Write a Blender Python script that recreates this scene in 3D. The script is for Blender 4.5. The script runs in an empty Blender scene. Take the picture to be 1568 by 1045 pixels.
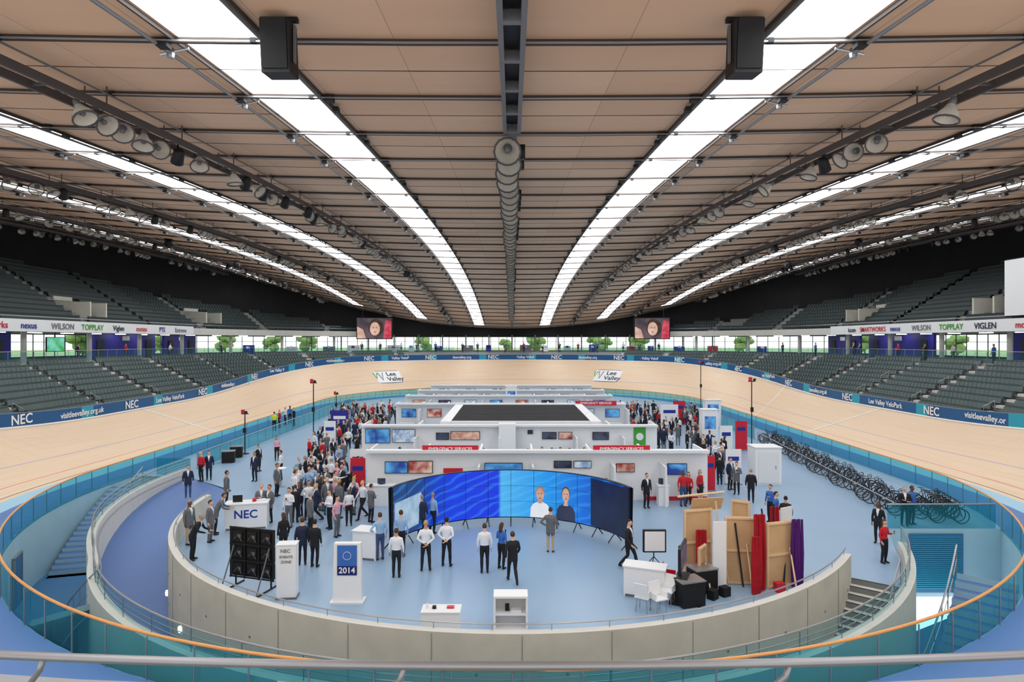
import bpy, bmesh, math, random
from mathutils import Vector, Matrix
from mathutils.geometry import intersect_point_line
random.seed(7)
R=random.Random(11)
scene=bpy.context.scene
try:
    scene.view_settings.view_transform='Standard'
except Exception: pass
COL=scene.collection
H=8.3; F=950.0
def gp(u,v,z=0.0):
    """surveyed bearing/depression -> real position on the horizontal plane z"""
    y=(H-z)*F/(v-522.0)
    return ((u-784.0)/F*y, y)
# ------------------------------------------------------------------ materials
def lin(c):
    c=c/255.0
    return c/12.92 if c<=0.04045 else ((c+0.055)/1.055)**2.4
def rgb(t): return (lin(t[0]),lin(t[1]),lin(t[2]),1.0)
MATS={}
def mat(name,col,rough=0.6,metal=0.0,var=0.08,scale=3.0,bump=0.0,emit=None,es=1.0,spec=0.4):
    if name in MATS: return MATS[name]
    m=bpy.data.materials.new(name); m.use_nodes=True
    nt=m.node_tree; N=nt.nodes; L=nt.links
    b=N['Principled BSDF']
    b.inputs['Roughness'].default_value=rough
    b.inputs['Metallic'].default_value=metal
    b.inputs['Specular IOR Level'].default_value=spec
    tc=N.new('ShaderNodeTexCoord'); no=N.new('ShaderNodeTexNoise')
    no.inputs['Scale'].default_value=scale; no.inputs['Detail'].default_value=3
    L.new(tc.outputs['Object'],no.inputs['Vector'])
    mx=N.new('ShaderNodeMix'); mx.data_type='RGBA'
    c=rgb(col)
    mx.inputs[6].default_value=(c[0]*(1-var),c[1]*(1-var),c[2]*(1-var),1)
    mx.inputs[7].default_value=(min(1,c[0]*(1+var)),min(1,c[1]*(1+var)),min(1,c[2]*(1+var)),1)
    L.new(no.outputs['Fac'],mx.inputs[0]); L.new(mx.outputs[2],b.inputs['Base Color'])
    if bump:
        bp=N.new('ShaderNodeBump'); bp.inputs['Strength'].default_value=bump; bp.inputs['Distance'].default_value=0.02
        L.new(no.outputs['Fac'],bp.inputs['Height']); L.new(bp.outputs['Normal'],b.inputs['Normal'])
    if emit:
        b.inputs['Emission Color'].default_value=rgb(emit); b.inputs['Emission Strength'].default_value=es
    MATS[name]=m
    return m
def glass(name,tint,dens,rough=0.08,col=None):
    m=bpy.data.materials.new(name); m.use_nodes=True
    nt=m.node_tree;N=nt.nodes;L=nt.links
    for n in list(N):
        if n.type!='OUTPUT_MATERIAL': N.remove(n)
    out=[n for n in N if n.type=='OUTPUT_MATERIAL'][0]
    t=N.new('ShaderNodeBsdfTransparent'); t.inputs[0].default_value=rgb(tint)
    p=N.new('ShaderNodeBsdfPrincipled'); p.inputs['Base Color'].default_value=rgb(col or tint); p.inputs['Roughness'].default_value=rough
    x=N.new('ShaderNodeMixShader')
    tc=N.new('ShaderNodeTexCoord'); no=N.new('ShaderNodeTexNoise'); no.inputs['Scale'].default_value=.6
    L.new(tc.outputs['Object'],no.inputs['Vector'])
    mr=N.new('ShaderNodeMapRange'); mr.inputs[3].default_value=dens*0.85; mr.inputs[4].default_value=min(1,dens*1.15)
    L.new(no.outputs['Fac'],mr.inputs[0]); L.new(mr.outputs[0],x.inputs[0])
    L.new(t.outputs[0],x.inputs[1]); L.new(p.outputs[0],x.inputs[2]); L.new(x.outputs[0],out.inputs[0])
    MATS[name]=m
    return m
def emis(name,c1,c2,strength=1.0,scale=1.2,kind='noise'):
    if name in MATS: return MATS[name]
    m=bpy.data.materials.new(name); m.use_nodes=True
    nt=m.node_tree;N=nt.nodes;L=nt.links
    b=N['Principled BSDF']; b.inputs['Base Color'].default_value=(.02,.02,.02,1); b.inputs['Roughness'].default_value=.25
    tc=N.new('ShaderNodeTexCoord')
    no=N.new('ShaderNodeTexNoise')
    no.inputs['Scale'].default_value=scale
    L.new(tc.outputs['Object'],no.inputs['Vector'])
    r=N.new('ShaderNodeValToRGB'); r.color_ramp.elements[0].position=.35; r.color_ramp.elements[1].position=.65
    r.color_ramp.elements[0].color=rgb(c1); r.color_ramp.elements[1].color=rgb(c2)
    L.new(no.outputs['Fac'],r.inputs[0]); L.new(r.outputs[0],b.inputs['Emission Color'])
    b.inputs['Emission Strength'].default_value=strength
    MATS[name]=m
    return m
# ------------------------------------------------------------------ mesh builder
class MB:
    def __init__(s): s.v=[];s.f=[];s.m=[];s.mats=[]
    def mi(s,m):
        if m not in s.mats: s.mats.append(m)
        return s.mats.index(m)
    def quad(s,pts,m):
        n=len(s.v); s.v+= [tuple(p) for p in pts]; s.f.append(tuple(range(n,n+len(pts)))); s.m.append(s.mi(m))
    def box(s,c,size,m,rot=0.0,tilt=None):
        x,y,z=[k/2 for k in size]; n=len(s.v)
        M=Matrix.Rotation(rot,3,'Z')
        if tilt is not None: M=M@tilt
        cc=Vector(c)
        for dx,dy,dz in ((-x,-y,-z),(x,-y,-z),(x,y,-z),(-x,y,-z),(-x,-y,z),(x,-y,z),(x,y,z),(-x,y,z)):
            s.v.append(tuple(cc+M@Vector((dx,dy,dz))))
        i=s.mi(m)
        for f in ((3,2,1,0),(4,5,6,7),(0,1,5,4),(1,2,6,5),(2,3,7,6),(3,0,4,7)):
            s.f.append(tuple(n+k for k in f)); s.m.append(i)
    def ring(s,c,ax,ay,rx,ry,seg):
        n=len(s.v)
        for k in range(seg):
            a=2*math.pi*k/seg
            s.v.append(tuple(c+ax*(rx*math.cos(a))+ay*(ry*math.sin(a))))
        return n
    def skin(s,starts,seg,m,cap=True):
        i=s.mi(m)
        for a,b in zip(starts[:-1],starts[1:]):
            for k in range(seg):
                k2=(k+1)%seg
                s.f.append((a+k,a+k2,b+k2,b+k)); s.m.append(i)
        if cap:
            s.f.append(tuple(starts[0]+k for k in reversed(range(seg)))); s.m.append(i)
            s.f.append(tuple(starts[-1]+k for k in range(seg))); s.m.append(i)
    def tube(s,pts,r,m,seg=8,cap=True):
        pts=[Vector(p) for p in pts]
        if not isinstance(r,(list,tuple)): r=[r]*len(pts)
        st=[]; px=None
        for k,p in enumerate(pts):
            if k==0: d=pts[1]-p
            elif k==len(pts)-1: d=p-pts[k-1]
            else: d=(pts[k+1]-p).normalized()+(p-pts[k-1]).normalized()
            if d.length<1e-6: d=Vector((0,0,1))
            d.normalize()
            if px is None:
                up=Vector((1,0,0)) if abs(d.x)<.7 else Vector((0,1,0))
            else: up=px
            ay=d.cross(up).normalized(); ax=ay.cross(d).normalized(); px=ax
            rr=r[k]; rx,ry=(rr if isinstance(rr,(tuple,list)) else (rr,rr))
            st.append(s.ring(p,ax,ay,rx,ry,seg))
        s.skin(st,seg,m,cap)
    def beam(s,pts,w,h,m):
        pts=[Vector(p) for p in pts]; st=[]
        for k,p in enumerate(pts):
            d=(pts[min(k+1,len(pts)-1)]-pts[max(k-1,0)]).normalized()
            up=Vector((0,0,1)) if abs(d.z)<.9 else Vector((0,1,0))
            sd=d.cross(up).normalized(); u2=sd.cross(d).normalized()
            n=len(s.v)
            for a,b in ((-1,-1),(1,-1),(1,1),(-1,1)):
                s.v.append(tuple(p+sd*(a*w/2)+u2*(b*h/2)))
            st.append(n)
        s.skin(st,4,m)
    def revolve(s,prof,c,m,seg=12,M=None,cap=True):
        st=[]; c=Vector(c)
        for r,z in prof:
            n=len(s.v)
            for k in range(seg):
                a=2*math.pi*k/seg
                q=Vector((r*math.cos(a),r*math.sin(a),z))
                if M is not None: q=M@q
                s.v.append(tuple(c+q))
            st.append(n)
        s.skin(st,seg,m,cap)
    def mesh(s,name,smooth=False):
        me=bpy.data.meshes.new(name); me.from_pydata(s.v,[],s.f)
        for m in s.mats: me.materials.append(m)
        me.polygons.foreach_set('material_index',s.m)
        if smooth: me.polygons.foreach_set('use_smooth',[True]*len(s.f))
        me.update(); return me
    def obj(s,name,parent=None,smooth=False,loc=None,rot=None):
        o=bpy.data.objects.new(name,s.mesh(name,smooth)); COL.objects.link(o)
        if parent: o.parent=parent
        if loc: o.location=loc
        if rot is not None: o.rotation_euler=(0,0,rot)
        return o
def empty(name,loc=(0,0,0),rot=0):
    o=bpy.data.objects.new(name,None); COL.objects.link(o); o.location=loc; o.rotation_euler=(0,0,rot); o.empty_display_size=.2
    return o
def text(body,size,M,m,parent,name='lettering',sx=1.0):
    c=bpy.data.curves.new(name,'FONT'); c.body=body; c.size=size; c.align_x='CENTER'; c.align_y='CENTER'; c.extrude=.004
    c.offset=size*.015
    c.resolution_u=3; c.materials.append(m)
    o=bpy.data.objects.new(name,c); COL.objects.link(o)
    if parent: o.parent=parent
    o.matrix_local=M@Matrix.Diagonal((sx,1,1,1))
    return o
def frameM(p,right,up):
    r=Vector(right).normalized();u=Vector(up).normalized();n=r.cross(u)
    M=Matrix.Identity(4)
    for i in range(3):
        M[i][0]=r[i];M[i][1]=u[i];M[i][2]=n[i];M[i][3]=p[i]
    return M
# materials
WHITE=mat('white_laminate',(238,239,240),.45,var=.02)
WHITE2=mat('white_board',(228,230,231),.6,var=.03)
BLACK=mat('black_matt',(20,20,22),.55,var=.2)
DARK=mat('dark_void_paint',(50,49,50),.9,var=.2,scale=.5,spec=.1)
STEEL=mat('brushed_steel',(168,170,173),.35,.8,var=.05,scale=20)
GREYMET=mat('painted_grey_steel',(112,113,116),.5,.2,var=.1)
TRUSS=mat('truss_grey_steel',(86,82,82),.5,.2,var=.1)
PURLIN=mat('dark_purlin_steel',(70,61,56),.6,.1,var=.1)
CONC=mat('fair_faced_concrete',(202,200,188),.8,var=.16,scale=1.3,bump=.3)
CONCL=mat('pale_concrete',(212,211,204),.8,var=.08,scale=1.6,bump=.2)
CONCD=mat('grey_concrete_terrace',(128,130,128),.9,var=.12,scale=1.2)
DECK=mat('infield_blue_resin_floor',(144,172,198),.35,var=.07,scale=.35)
APRON=mat('apron_blue_paint',(92,130,188),.5,var=.06,scale=.4)
COTE=mat('cote_dazur_pale_blue',(165,208,230),.5,var=.04,scale=.4)
PITW=mat('pit_wall_pale_blue',(165,200,214),.6,var=.08,scale=.8)
PITF=mat('pit_floor_blue',(60,115,160),.6,var=.1,scale=.6)
RAMP=mat('ramp_blue_floor',(88,118,172),.5,var=.06,scale=.6)
TEAL=mat('teal_paint',(40,160,185),.5,var=.05)
ORANGE=mat('oak_handrail',(232,166,98),.4,var=.1,scale=8)
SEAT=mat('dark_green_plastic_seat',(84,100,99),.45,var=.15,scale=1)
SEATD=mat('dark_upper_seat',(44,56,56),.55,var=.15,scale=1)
BOARD=mat('advertising_board_blue',(28,88,140),.5,var=.05,scale=.3)
NAVY=mat('navy_paint',(44,44,150),.5,var=.05,scale=.5)
RED=mat('red_sign_vinyl',(205,34,56),.45,var=.04)
GREEN=mat('green_vinyl',(70,165,60),.5,var=.05)
INK=mat('text_ink_dark',(25,40,60),.6,var=.02)
TXT=mat('text_white',(245,245,245),.6,var=.01)
TXTB=mat('text_blue',(20,50,150),.5,var=.02)
TXTG=mat('text_grey',(120,125,125),.6,var=.02)
PLY=mat('plywood_flat',(212,176,132),.7,var=.14,scale=2.2)
TIMB=mat('pine_batten',(226,196,156),.7,var=.12,scale=5)
CURT=mat('red_velvet_curtain',(170,20,35),.9,var=.25,scale=6)
PURP=mat('purple_curtain',(80,25,110),.9,var=.25,scale=6)
RUBBER=mat('black_rubber',(20,20,22),.7,var=.1)
FENCE=glass('teal_tinted_glass',(158,222,230),.26,col=(50,150,172))
FENCE2=glass('clear_panel_glass',(215,238,240),.10,col=(120,180,190))
WIN=glass('window_glass',(242,248,248),.04,col=(200,220,220))
LAMPG=glass('lamp_prismatic_glass',(225,225,220),.78,.12,col=(222,218,208))
SKYL=mat('skylight_translucent_panel',(250,250,250),.5,var=.01,emit=(250,252,255),es=6.9)
LAMPON=mat('lamp_glow',(255,250,240),.5,emit=(255,250,240),es=3)
CFILL=mat('concourse_fill_glow',(255,250,240),.5,emit=(255,248,238),es=14)  # glow for the strips added to brighten the concourse
SB=emis('screen_blue',(20,60,150),(90,170,230),.8,1.5)
SW=emis('screen_slide',(200,215,230),(120,150,190),.8,3.0)
SD=emis('screen_dark',(15,20,40),(70,80,110),.7,2.0)
SR=emis('screen_red_scene',(150,40,40),(220,190,170),.8,1.6)
# ceiling
def ceiling_mat():
    m=bpy.data.materials.new('timber_cassette_ceiling'); m.use_nodes=True
    nt=m.node_tree;N=nt.nodes;L=nt.links;b=N['Principled BSDF']; b.inputs['Roughness'].default_value=.7
    b.inputs['Specular IOR Level'].default_value=.2
    tc=N.new('ShaderNodeTexCoord'); sp=N.new('ShaderNodeSeparateXYZ'); L.new(tc.outputs['Object'],sp.inputs[0])
    def snap(out,w):
        d=N.new('ShaderNodeMath');d.operation='DIVIDE';L.new(out,d.inputs[0]);d.inputs[1].default_value=w
        f=N.new('ShaderNodeMath');f.operation='FLOOR';L.new(d.outputs[0],f.inputs[0])
        fr=N.new('ShaderNodeMath');fr.operation='FRACT';L.new(d.outputs[0],fr.inputs[0])
        return f,fr
    fx,frx=snap(sp.outputs[0],2.4); fy,fry=snap(sp.outputs[1],3.6)
    cb=N.new('ShaderNodeCombineXYZ'); L.new(fx.outputs[0],cb.inputs[0]); L.new(fy.outputs[0],cb.inputs[1])
    wn=N.new('ShaderNodeTexWhiteNoise'); L.new(cb.outputs[0],wn.inputs[0])
    no=N.new('ShaderNodeTexNoise'); no.inputs['Scale'].default_value=.8; no.inputs['Detail'].default_value=4
    mp=N.new('ShaderNodeMapping'); mp.inputs['Scale'].default_value=(.3,3,1); L.new(tc.outputs['Object'],mp.inputs[0]); L.new(mp.outputs[0],no.inputs['Vector'])
    ad=N.new('ShaderNodeMath');ad.operation='ADD';L.new(wn.outputs[0],ad.inputs[0]);L.new(no.outputs['Fac'],ad.inputs[1])
    hf=N.new('ShaderNodeMath');hf.operation='MULTIPLY';L.new(ad.outputs[0],hf.inputs[0]);hf.inputs[1].default_value=.5
    mx=N.new('ShaderNodeMix');mx.data_type='RGBA'; L.new(hf.outputs[0],mx.inputs[0])
    mx.inputs[6].default_value=rgb((208,172,143)); mx.inputs[7].default_value=rgb((230,196,165))
    lt=N.new('ShaderNodeMath');lt.operation='LESS_THAN';L.new(frx.outputs[0],lt.inputs[0]);lt.inputs[1].default_value=.006
    m2=N.new('ShaderNodeMix');m2.data_type='RGBA';L.new(lt.outputs[0],m2.inputs[0]);L.new(mx.outputs[2],m2.inputs[6]);m2.inputs[7].default_value=rgb((160,134,114))
    L.new(m2.outputs[2],b.inputs['Base Color'])
    return m
CEIL=ceiling_mat()
def track_mat():
    m=bpy.data.materials.new('siberian_pine_track'); m.use_nodes=True
    nt=m.node_tree;N=nt.nodes;L=nt.links;b=N['Principled BSDF']; b.inputs['Roughness'].default_value=.45
    uv=N.new('ShaderNodeUVMap'); 
    mp=N.new('ShaderNodeMapping'); mp.inputs['Scale'].default_value=(.12,24,1); L.new(uv.outputs[0],mp.inputs[0])
    no=N.new('ShaderNodeTexNoise'); no.inputs['Scale'].default_value=1.0; no.inputs['Detail'].default_value=5; L.new(mp.outputs[0],no.inputs['Vector'])
    r=N.new('ShaderNodeValToRGB'); r.color_ramp.elements[0].position=.3;r.color_ramp.elements[1].position=.7
    r.color_ramp.elements[0].color=rgb((220,190,156)); r.color_ramp.elements[1].color=rgb((238,212,182))
    L.new(no.outputs['Fac'],r.inputs[0]); L.new(r.outputs[0],b.inputs['Base Color'])
    return m
TRACK=track_mat()
# ------------------------------------------------------------------ stadium curve
YA,YB=36.0,76.0; RR=36.0; ARC=math.pi*RR; PER=80+2*ARC; SX=1.04
def sm(t): t=max(0,min(1,t)); return t*t*(3-2*t)
def base(s):
    s%=PER
    if s<40: c=(0,YA+s); n=(1,0)
    elif s<40+ARC: a=(s-40)/RR; c=(0,YB); n=(math.cos(a),math.sin(a))
    elif s<80+ARC: c=(0,YB-(s-40-ARC)); n=(-1,0)
    else: a=math.pi+(s-80-ARC)/RR; c=(0,YA); n=(math.cos(a),math.sin(a))
    dist=min(abs(s-20),abs(s-(60+ARC)),abs(s-PER-20))
    return c,n,sm((dist-6)/42.0),dist
def pt(s,d,z=None):
    c,n,w,_=base(s)
    k=SX if d<24 else 1.0
    return Vector(((c[0]+n[0]*d)*k,c[1]+n[1]*d,0 if z is None else z))
def ztop(s): return 2.2+2.8*base(s)[2]
def dtop(s): return 33.4-1.5*base(s)[2]
NS=220
SS=[PER*i/NS for i in range(NS+1)]
EX,EY,EC,EP=53.0,61.0,54.0,2.5
def inroof(x,y,k): return (abs(x)/(EX*k))**EP+(abs(y-EC)/(EY*k))**EP<1
def inell(x,y,k): return (x/(EX*k))**2+((y-EC)/(EY*k))**2<1
ECACHE={}
def ell(s,k=1.0):
    key=(round(s%PER,3),k)
    if key in ECACHE: return ECACHE[key]
    c,n,w,_=base(s); lo,hi=0.0,250.0
    for _i in range(26):
        m=(lo+hi)/2
        if inroof(c[0]+n[0]*m,c[1]+n[1]*m,k): lo=m
        else: hi=m
    ECACHE[key]=lo
    return lo
def yroof(x,k): return EC+EY*k*max(0,1-(abs(x)/(EX*k))**EP)**(1/EP)
def ribbon(name,strips,rng=None,parent=None,smooth=True,ss=None,uv=False):
    mb=MB(); ss=ss or SS; uvs=[]
    for a,b in zip(ss[:-1],ss[1:]):
        if rng and not rng((a+b)/2): continue
        for d0,z0,d1,z1,m in strips:
            g=lambda f,s:(f(s) if callable(f) else f)
            mb.quad([pt(a,g(d0,a),g(z0,a)),pt(b,g(d0,b),g(z0,b)),pt(b,g(d1,b),g(z1,b)),pt(a,g(d1,a),g(z1,a))],m)
            uvs+=[(a,g(d0,a)),(b,g(d0,b)),(b,g(d1,b)),(a,g(d1,a))]
    o=mb.obj(name,parent,False)
    if uv:
        l=o.data.uv_layers.new(name='UVMap')
        for i,t in enumerate(uvs): l.data[i].uv=t
    return o
def frac(q,dz=0.0):
    return (lambda s:26.5+(dtop(s)-26.5)*q),(lambda s:ztop(s)*q+dz)
LB=mat('track_line_black',(90,80,80),.5,var=.02); LR=mat('track_line_red',(215,110,90),.5,var=.02); LBL=mat('track_line_blue',(120,150,200),.5,var=.02)
qs=[0,.03,.036,.125,.131,.36,.366,1.0]; ms=[TRACK,LB,TRACK,LR,TRACK,LBL,TRACK]
strips=[]
for i in range(7):
    d0,z0=frac(qs[i]); d1,z1=frac(qs[i+1]); strips.append((d0,z0,d1,z1,ms[i]))
ribbon('cycling_track',strips,uv=True)
ribbon('track_apron_floor',[(22.5,0,25.4,0,APRON),(25.4,0,26.5,0.02,COTE)])
mb=MB()
for s0,ds,w in ((32,7,.12),(20,0,.2),(113+60,0,.2)):
    for k in range(8):
        q0,q1=k/8,(k+1)/8
        def pp(q,off):
            d,z=frac(q,.02); s=s0+ds*q+off
            return pt(s,d(s),z(s))
        mb.quad([pp(q0,0),pp(q0,w),pp(q1,w),pp(q1,0)],TXT)
mb.obj('track_marking_line')
boardE=empty('trackside_advertising_board')
mb=MB()
for i,(a,b) in enumerate(zip(SS[:-1],SS[1:])):
    m=BOARD if (i%7) not in (3,) else TEAL
    for k0,k1,mm in ((0,.08,WHITE),(.08,.95,m),(.95,1.0,STEEL)):
        mb.quad([pt(a,dtop(a)+.02,ztop(a)+k0),pt(b,dtop(b)+.02,ztop(b)+k0),pt(b,dtop(b)+.02,ztop(b)+k1),pt(a,dtop(a)+.02,ztop(a)+k1)],mm)
    mb.quad([pt(a,dtop(a)+.02,ztop(a)+1),pt(b,dtop(b)+.02,ztop(b)+1),pt(b,dtop(b)+.14,ztop(b)+1),pt(a,dtop(a)+.14,ztop(a)+1)],STEEL)
    mb.quad([pt(a,dtop(a)+.14,ztop(a)-.5),pt(b,dtop(b)+.14,ztop(b)-.5),pt(b,dtop(b)+.14,ztop(b)+1),pt(a,dtop(a)+.14,ztop(a)+1)],WHITE2)
mb.obj('board_panels',boardE)
def board_text(s,body,size,dz=.5,d=None,z=None,m=TXT,par=None):
    c,n,w,_=base(s); dd=(dtop(s)-.02) if d is None else d; zz=ztop(s)+dz if z is None else z
    p=pt(s,dd,zz); nn=Vector((n[0],n[1],0)); right=nn.cross(Vector((0,0,1)))
    return text(body,size,frameM(p,right,(0,0,1)),m,par or boardE)
ADS=['NEC','visitleevalley.org.uk','NEC','Lee Valley VeloPark']
k=0; s=1.0
while s<PER-3:
    c,n,w,_=base(s); p=pt(s,33)
    if p.y>34:
        a=ADS[k%4]; board_text(s,a,.95 if a=='NEC' else .62)
    s+=6.2; k+=1
for th,name in ((41.5,'L'),(-32,'R')):
    a=math.radians(90+th); s=40+RR*a
    d,z=frac(.52,.04); p=pt(s,d(s),z(s)); d2,z2=frac(.62,.04); p2=pt(s,d2(s),z2(s))
    up=(p2-p).normalized(); c,n,w,_=base(s); right=Vector((n[0],n[1],0)).cross(Vector((0,0,1)))
    nn=right.cross(up); E=empty('bank_sponsor_logo')
    mb=MB(); W,Hh=3.4,1.35; sh=.5
    def q(x,y,o=.02): return p+right*x+up*y+nn*o
    mb.quad([q(-W,Hh),q(-W+sh,-Hh),q(W,-Hh),q(W-sh,Hh)],TXTG)
    mb.quad([q(-W+.15,Hh-.12,.03),q(-W+sh+.12,-Hh+.12,.03),q(W-.15,-Hh+.12,.03),q(W-sh-.12,Hh-.12,.03)],WHITE)
    mb.tube([q(-2.5,.9,.05),q(-2.2,-.3,.05),q(-1.9,.9,.05)],.07,GREEN,6); mb.tube([q(-1.7,.9,.05),q(-1.3,-.7,.05),q(-.9,.9,.05)],.07,TXTG,6)
    mb.obj('logo_panel',E)
    text('Lee',1.2,frameM(q(.55,.55,.05),right,up),INK,E); text('Valley',1.2,frameM(q(.95,-.55,.05),right,up),INK,E)
# ------------------------------------------------------------------ infield deck, ring wall, kerb, ramp, pit
RW=14.6
def c1(phi,r,z=0.0):
    a=math.radians(phi); return Vector((r*math.sin(a),30.6-r*math.cos(a),z))
def kerb_r(phi):
    if phi>-60: return 17.0-(.7*max(0,phi)/66)
    t=(-60-phi)/50.0
    return 17.0+3.9*t**1.2
PHI_L,PHI_R=-88,53
outline=[c1(p,RW) for p in range(PHI_L,PHI_R+1,3)]
outline+= [c1(53,16.4)]+[c1(p,kerb_r(p)) for p in (58,63,66)]
kr_end=c1(66,kerb_r(66)); YP=27.4
XP=math.sqrt(22.5**2-(36-YP)**2)*SX
outline+=[Vector((16.6,YP,0)),Vector((XP,YP,0))]
for i in range(1,6):
    a=-math.asin((36-YP)/22.5)*(1-i/5.0); outline.append(Vector((22.5*SX*math.cos(a),36+22.5*math.sin(a),0)))
for i in range(0,41):
    a=math.pi*i/40; outline.append(Vector((22.5*SX*math.cos(a),76+22.5*math.sin(a),0)))
outline+=[Vector((-22.5*SX,38.2,0)),c1(-110,kerb_r(-110)),Vector((-15.6,34.5,0))]
mb=MB(); mb.quad(outline,DECK)
mb.obj('floor')
def arcwall(mb,ph,rf,z0f,z1f,th,m,mt=None):
    for a,b in zip(ph[:-1],ph[1:]):
        def P(p,o,z): return c1(p,rf(p)+o,z)
        g=lambda f,p:f(p) if callable(f) else f
        for o in (0,th):
            mb.quad([P(a,o,g(z0f,a)),P(b,o,g(z0f,b)),P(b,o,g(z1f,b)),P(a,o,g(z1f,a))],m)
        mb.quad([P(a,0,g(z1f,a)),P(b,0,g(z1f,b)),P(b,th,g(z1f,b)),P(a,th,g(z1f,a))],mt or m)
    for p in (ph[0],ph[-1]):
        mb.quad([P(p,0,g(z0f,p)),P(p,th,g(z0f,p)),P(p,th,g(z1f,p)),P(p,0,g(z1f,p))],m)
wallE=empty('ring_parapet_wall')
mb=MB(); PH=[PHI_L+ (PHI_R-PHI_L)*i/70 for i in range(71)]
arcwall(mb,PH,lambda p:RW,-2.6,lambda p:.85,.24,CONC,CONCL)
JNT=mat('concrete_joint',(150,148,138),.9)
for p in range(-80,52,9):
    mb.box(c1(p,RW+.245,-.8),(.018,.012,3.2),JNT,math.radians(p))
    for z in (-.2,-1.3): 
        mb.revolve([(.0,0),(.04,0),(.04,.01)],c1(p+4.5,RW+.243,z),CONCD,8,Matrix.Rotation(math.radians(p+4.5),3,'Z')@Matrix.Rotation(math.radians(90),3,'X'))
mb.obj('concrete_shell',wallE)
mb=MB()
for p in (-62,-48,-34,-20,20,38):
    M=Matrix.Rotation(math.radians(p),3,'Z')@Matrix.Rotation(math.radians(90),3,'X')
    mb.revolve([(.0,.0),(.11,.0),(.11,.06),(.06,.08),(0,.08)],c1(p,RW+.25,-1.3),LAMPON,14,M)
mb.obj('bulkhead_light',wallE)
mb=MB()
mb.tube([c1(p,RW+.05,1.02) for p in PH],.022,STEEL,6)
for p in range(-86,53,6): mb.tube([c1(p,RW+.05,.84),c1(p,RW+.05,1.02)],.012,STEEL,5)
mb.obj('parapet_rail',wallE)
def rampz(p): 
    if p<-40: return -2.4*sm((p+112)/72.0) if p>-112 else 0
    return -2.4
mb=MB()
PR=[-110+ (36+110)*i/60 for i in range(61)]
def rin(p): 
    if p>-88: return RW+.24
    return RW+.24+ (1.5)*(-88-p)/22
for a,b in zip(PR[:-1],PR[1:]):
    mb.quad([c1(a,rin(a),rampz(a)),c1(b,rin(b),rampz(b)),c1(b,kerb_r(b),rampz(b)),c1(a,kerb_r(a),rampz(a))],RAMP)
mb.obj('ramp_floor')
mb=MB(); n=14
for i in range(n):
    pa=53-(17*i/n); pb=53-(17*(i+1)/n); z=-(2.4)*(i+1)/n
    mb.quad([c1(pa,RW+.24,z),c1(pb,RW+.24,z),c1(pb,16.5,z),c1(pa,16.5,z)],CONCL)
    mb.quad([c1(pa,RW+.24,z),c1(pa,16.5,z),c1(pa,16.5,z+2.4/n),c1(pa,RW+.24,z+2.4/n)],CONCD)
    mb.quad([c1(pa,RW+.24,z+2.4/n+.004),c1(pa,16.5,z+2.4/n+.004),c1(pa+.35,16.5,z+2.4/n+.004),c1(pa+.35,RW+.24,z+2.4/n+.004)],BLACK)
mb.tube([c1(53,16.3,1.0),c1(45,16.3,0),c1(36,16.3,-1.4)],.025,STEEL,6)
for p,z in ((53,1.0),(45,0),(36,-1.4)): mb.tube([c1(p,16.3,z-1.0),c1(p,16.3,z)],.018,STEEL,6)
mb.obj('concrete_staircase')
kE=empty('curved_balustrade_wall')
mb=MB(); KP=[-110+176*i/90 for i in range(91)]
arcwall(mb,KP,lambda p:kerb_r(p),-3.0,.55,.3,CONCL)
mb.obj('kerb_shell',kE)
mb=MB()
for z in (.95,.8,.66): mb.tube([c1(p,kerb_r(p)+.12,z) for p in KP],.012,STEEL,5)
mb.tube([c1(p,kerb_r(p)+.12,1.15) for p in KP],.025,STEEL,6)
mb.tube([c1(p,kerb_r(p)-.08,.3) for p in KP],.02,STEEL,6)
for i in range(0,91,3): p=KP[i]; mb.tube([c1(p,kerb_r(p)+.12,.5),c1(p,kerb_r(p)+.12,1.15)],.015,STEEL,6)
mb.obj('kerb_rail',kE)
mb=MB()
ring=[]; inner=[]
for i in range(0,61):
    t=i/60
    a0=math.pi; a1=2*math.pi-math.asin((36-YP)/22.5)
    a=a0+(a1-a0)*t
    ring.append(Vector((22.5*SX*math.cos(a),36+22.5*math.sin(a),0)))
    p=-110+176*t; inner.append(c1(p,kerb_r(p)+.3,0))
ring[0]=Vector((-22.5*SX,38.2,0))
ZP=-3.0
for i in range(60):
    a,b,c,d=ring[i],ring[i+1],inner[i+1],inner[i]
    mb.quad([(a.x,a.y,ZP),(b.x,b.y,ZP),(c.x,c.y,ZP),(d.x,d.y,ZP)],PITF)
    mb.quad([(a.x,a.y,ZP),(b.x,b.y,ZP),(b.x,b.y,0),(a.x,a.y,0)],PITW)
mb.quad([(16.2,YP,ZP),(XP,YP,ZP),(XP,YP,0.0),(16.2,YP,0.0)],PITW)
mb.quad([(-22.5*SX,38.2,ZP),(-18,38.2,ZP),(-18,38.2,0),(-22.5*SX,38.2,0)],PITW)
mb.quad([(kr_end.x,kr_end.y,ZP),(16.6,YP,ZP),(16.6,YP,0.0),(kr_end.x,kr_end.y,0.0)],PITW)
mb.obj('underpass_pit')
mb=MB()
for k in range(26): mb.box((18.7,YP-.05,-.35-k*.09),(2.2,.05,.035),TEAL)
mb.box((18.7,YP-.03,-1.5),(2.4,.03,2.6),PITF)
mb.obj('louvre_vent')
mb=MB(); a=math.radians(205); p=Vector((22.42*SX*math.cos(a),36+22.42*math.sin(a),-1.95)); rz=a+math.pi/2
mb.box(p,(1.0,.06,2.1),PITF,rz); mb.box(p+Vector((0,0,1.08)),(1.15,.1,.08),STEEL,rz)
for k in (-1,1): mb.box(p+Vector((math.cos(rz)*.54*k,math.sin(rz)*.54*k,0)),(.07,.1,2.15),STEEL,rz)
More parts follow.
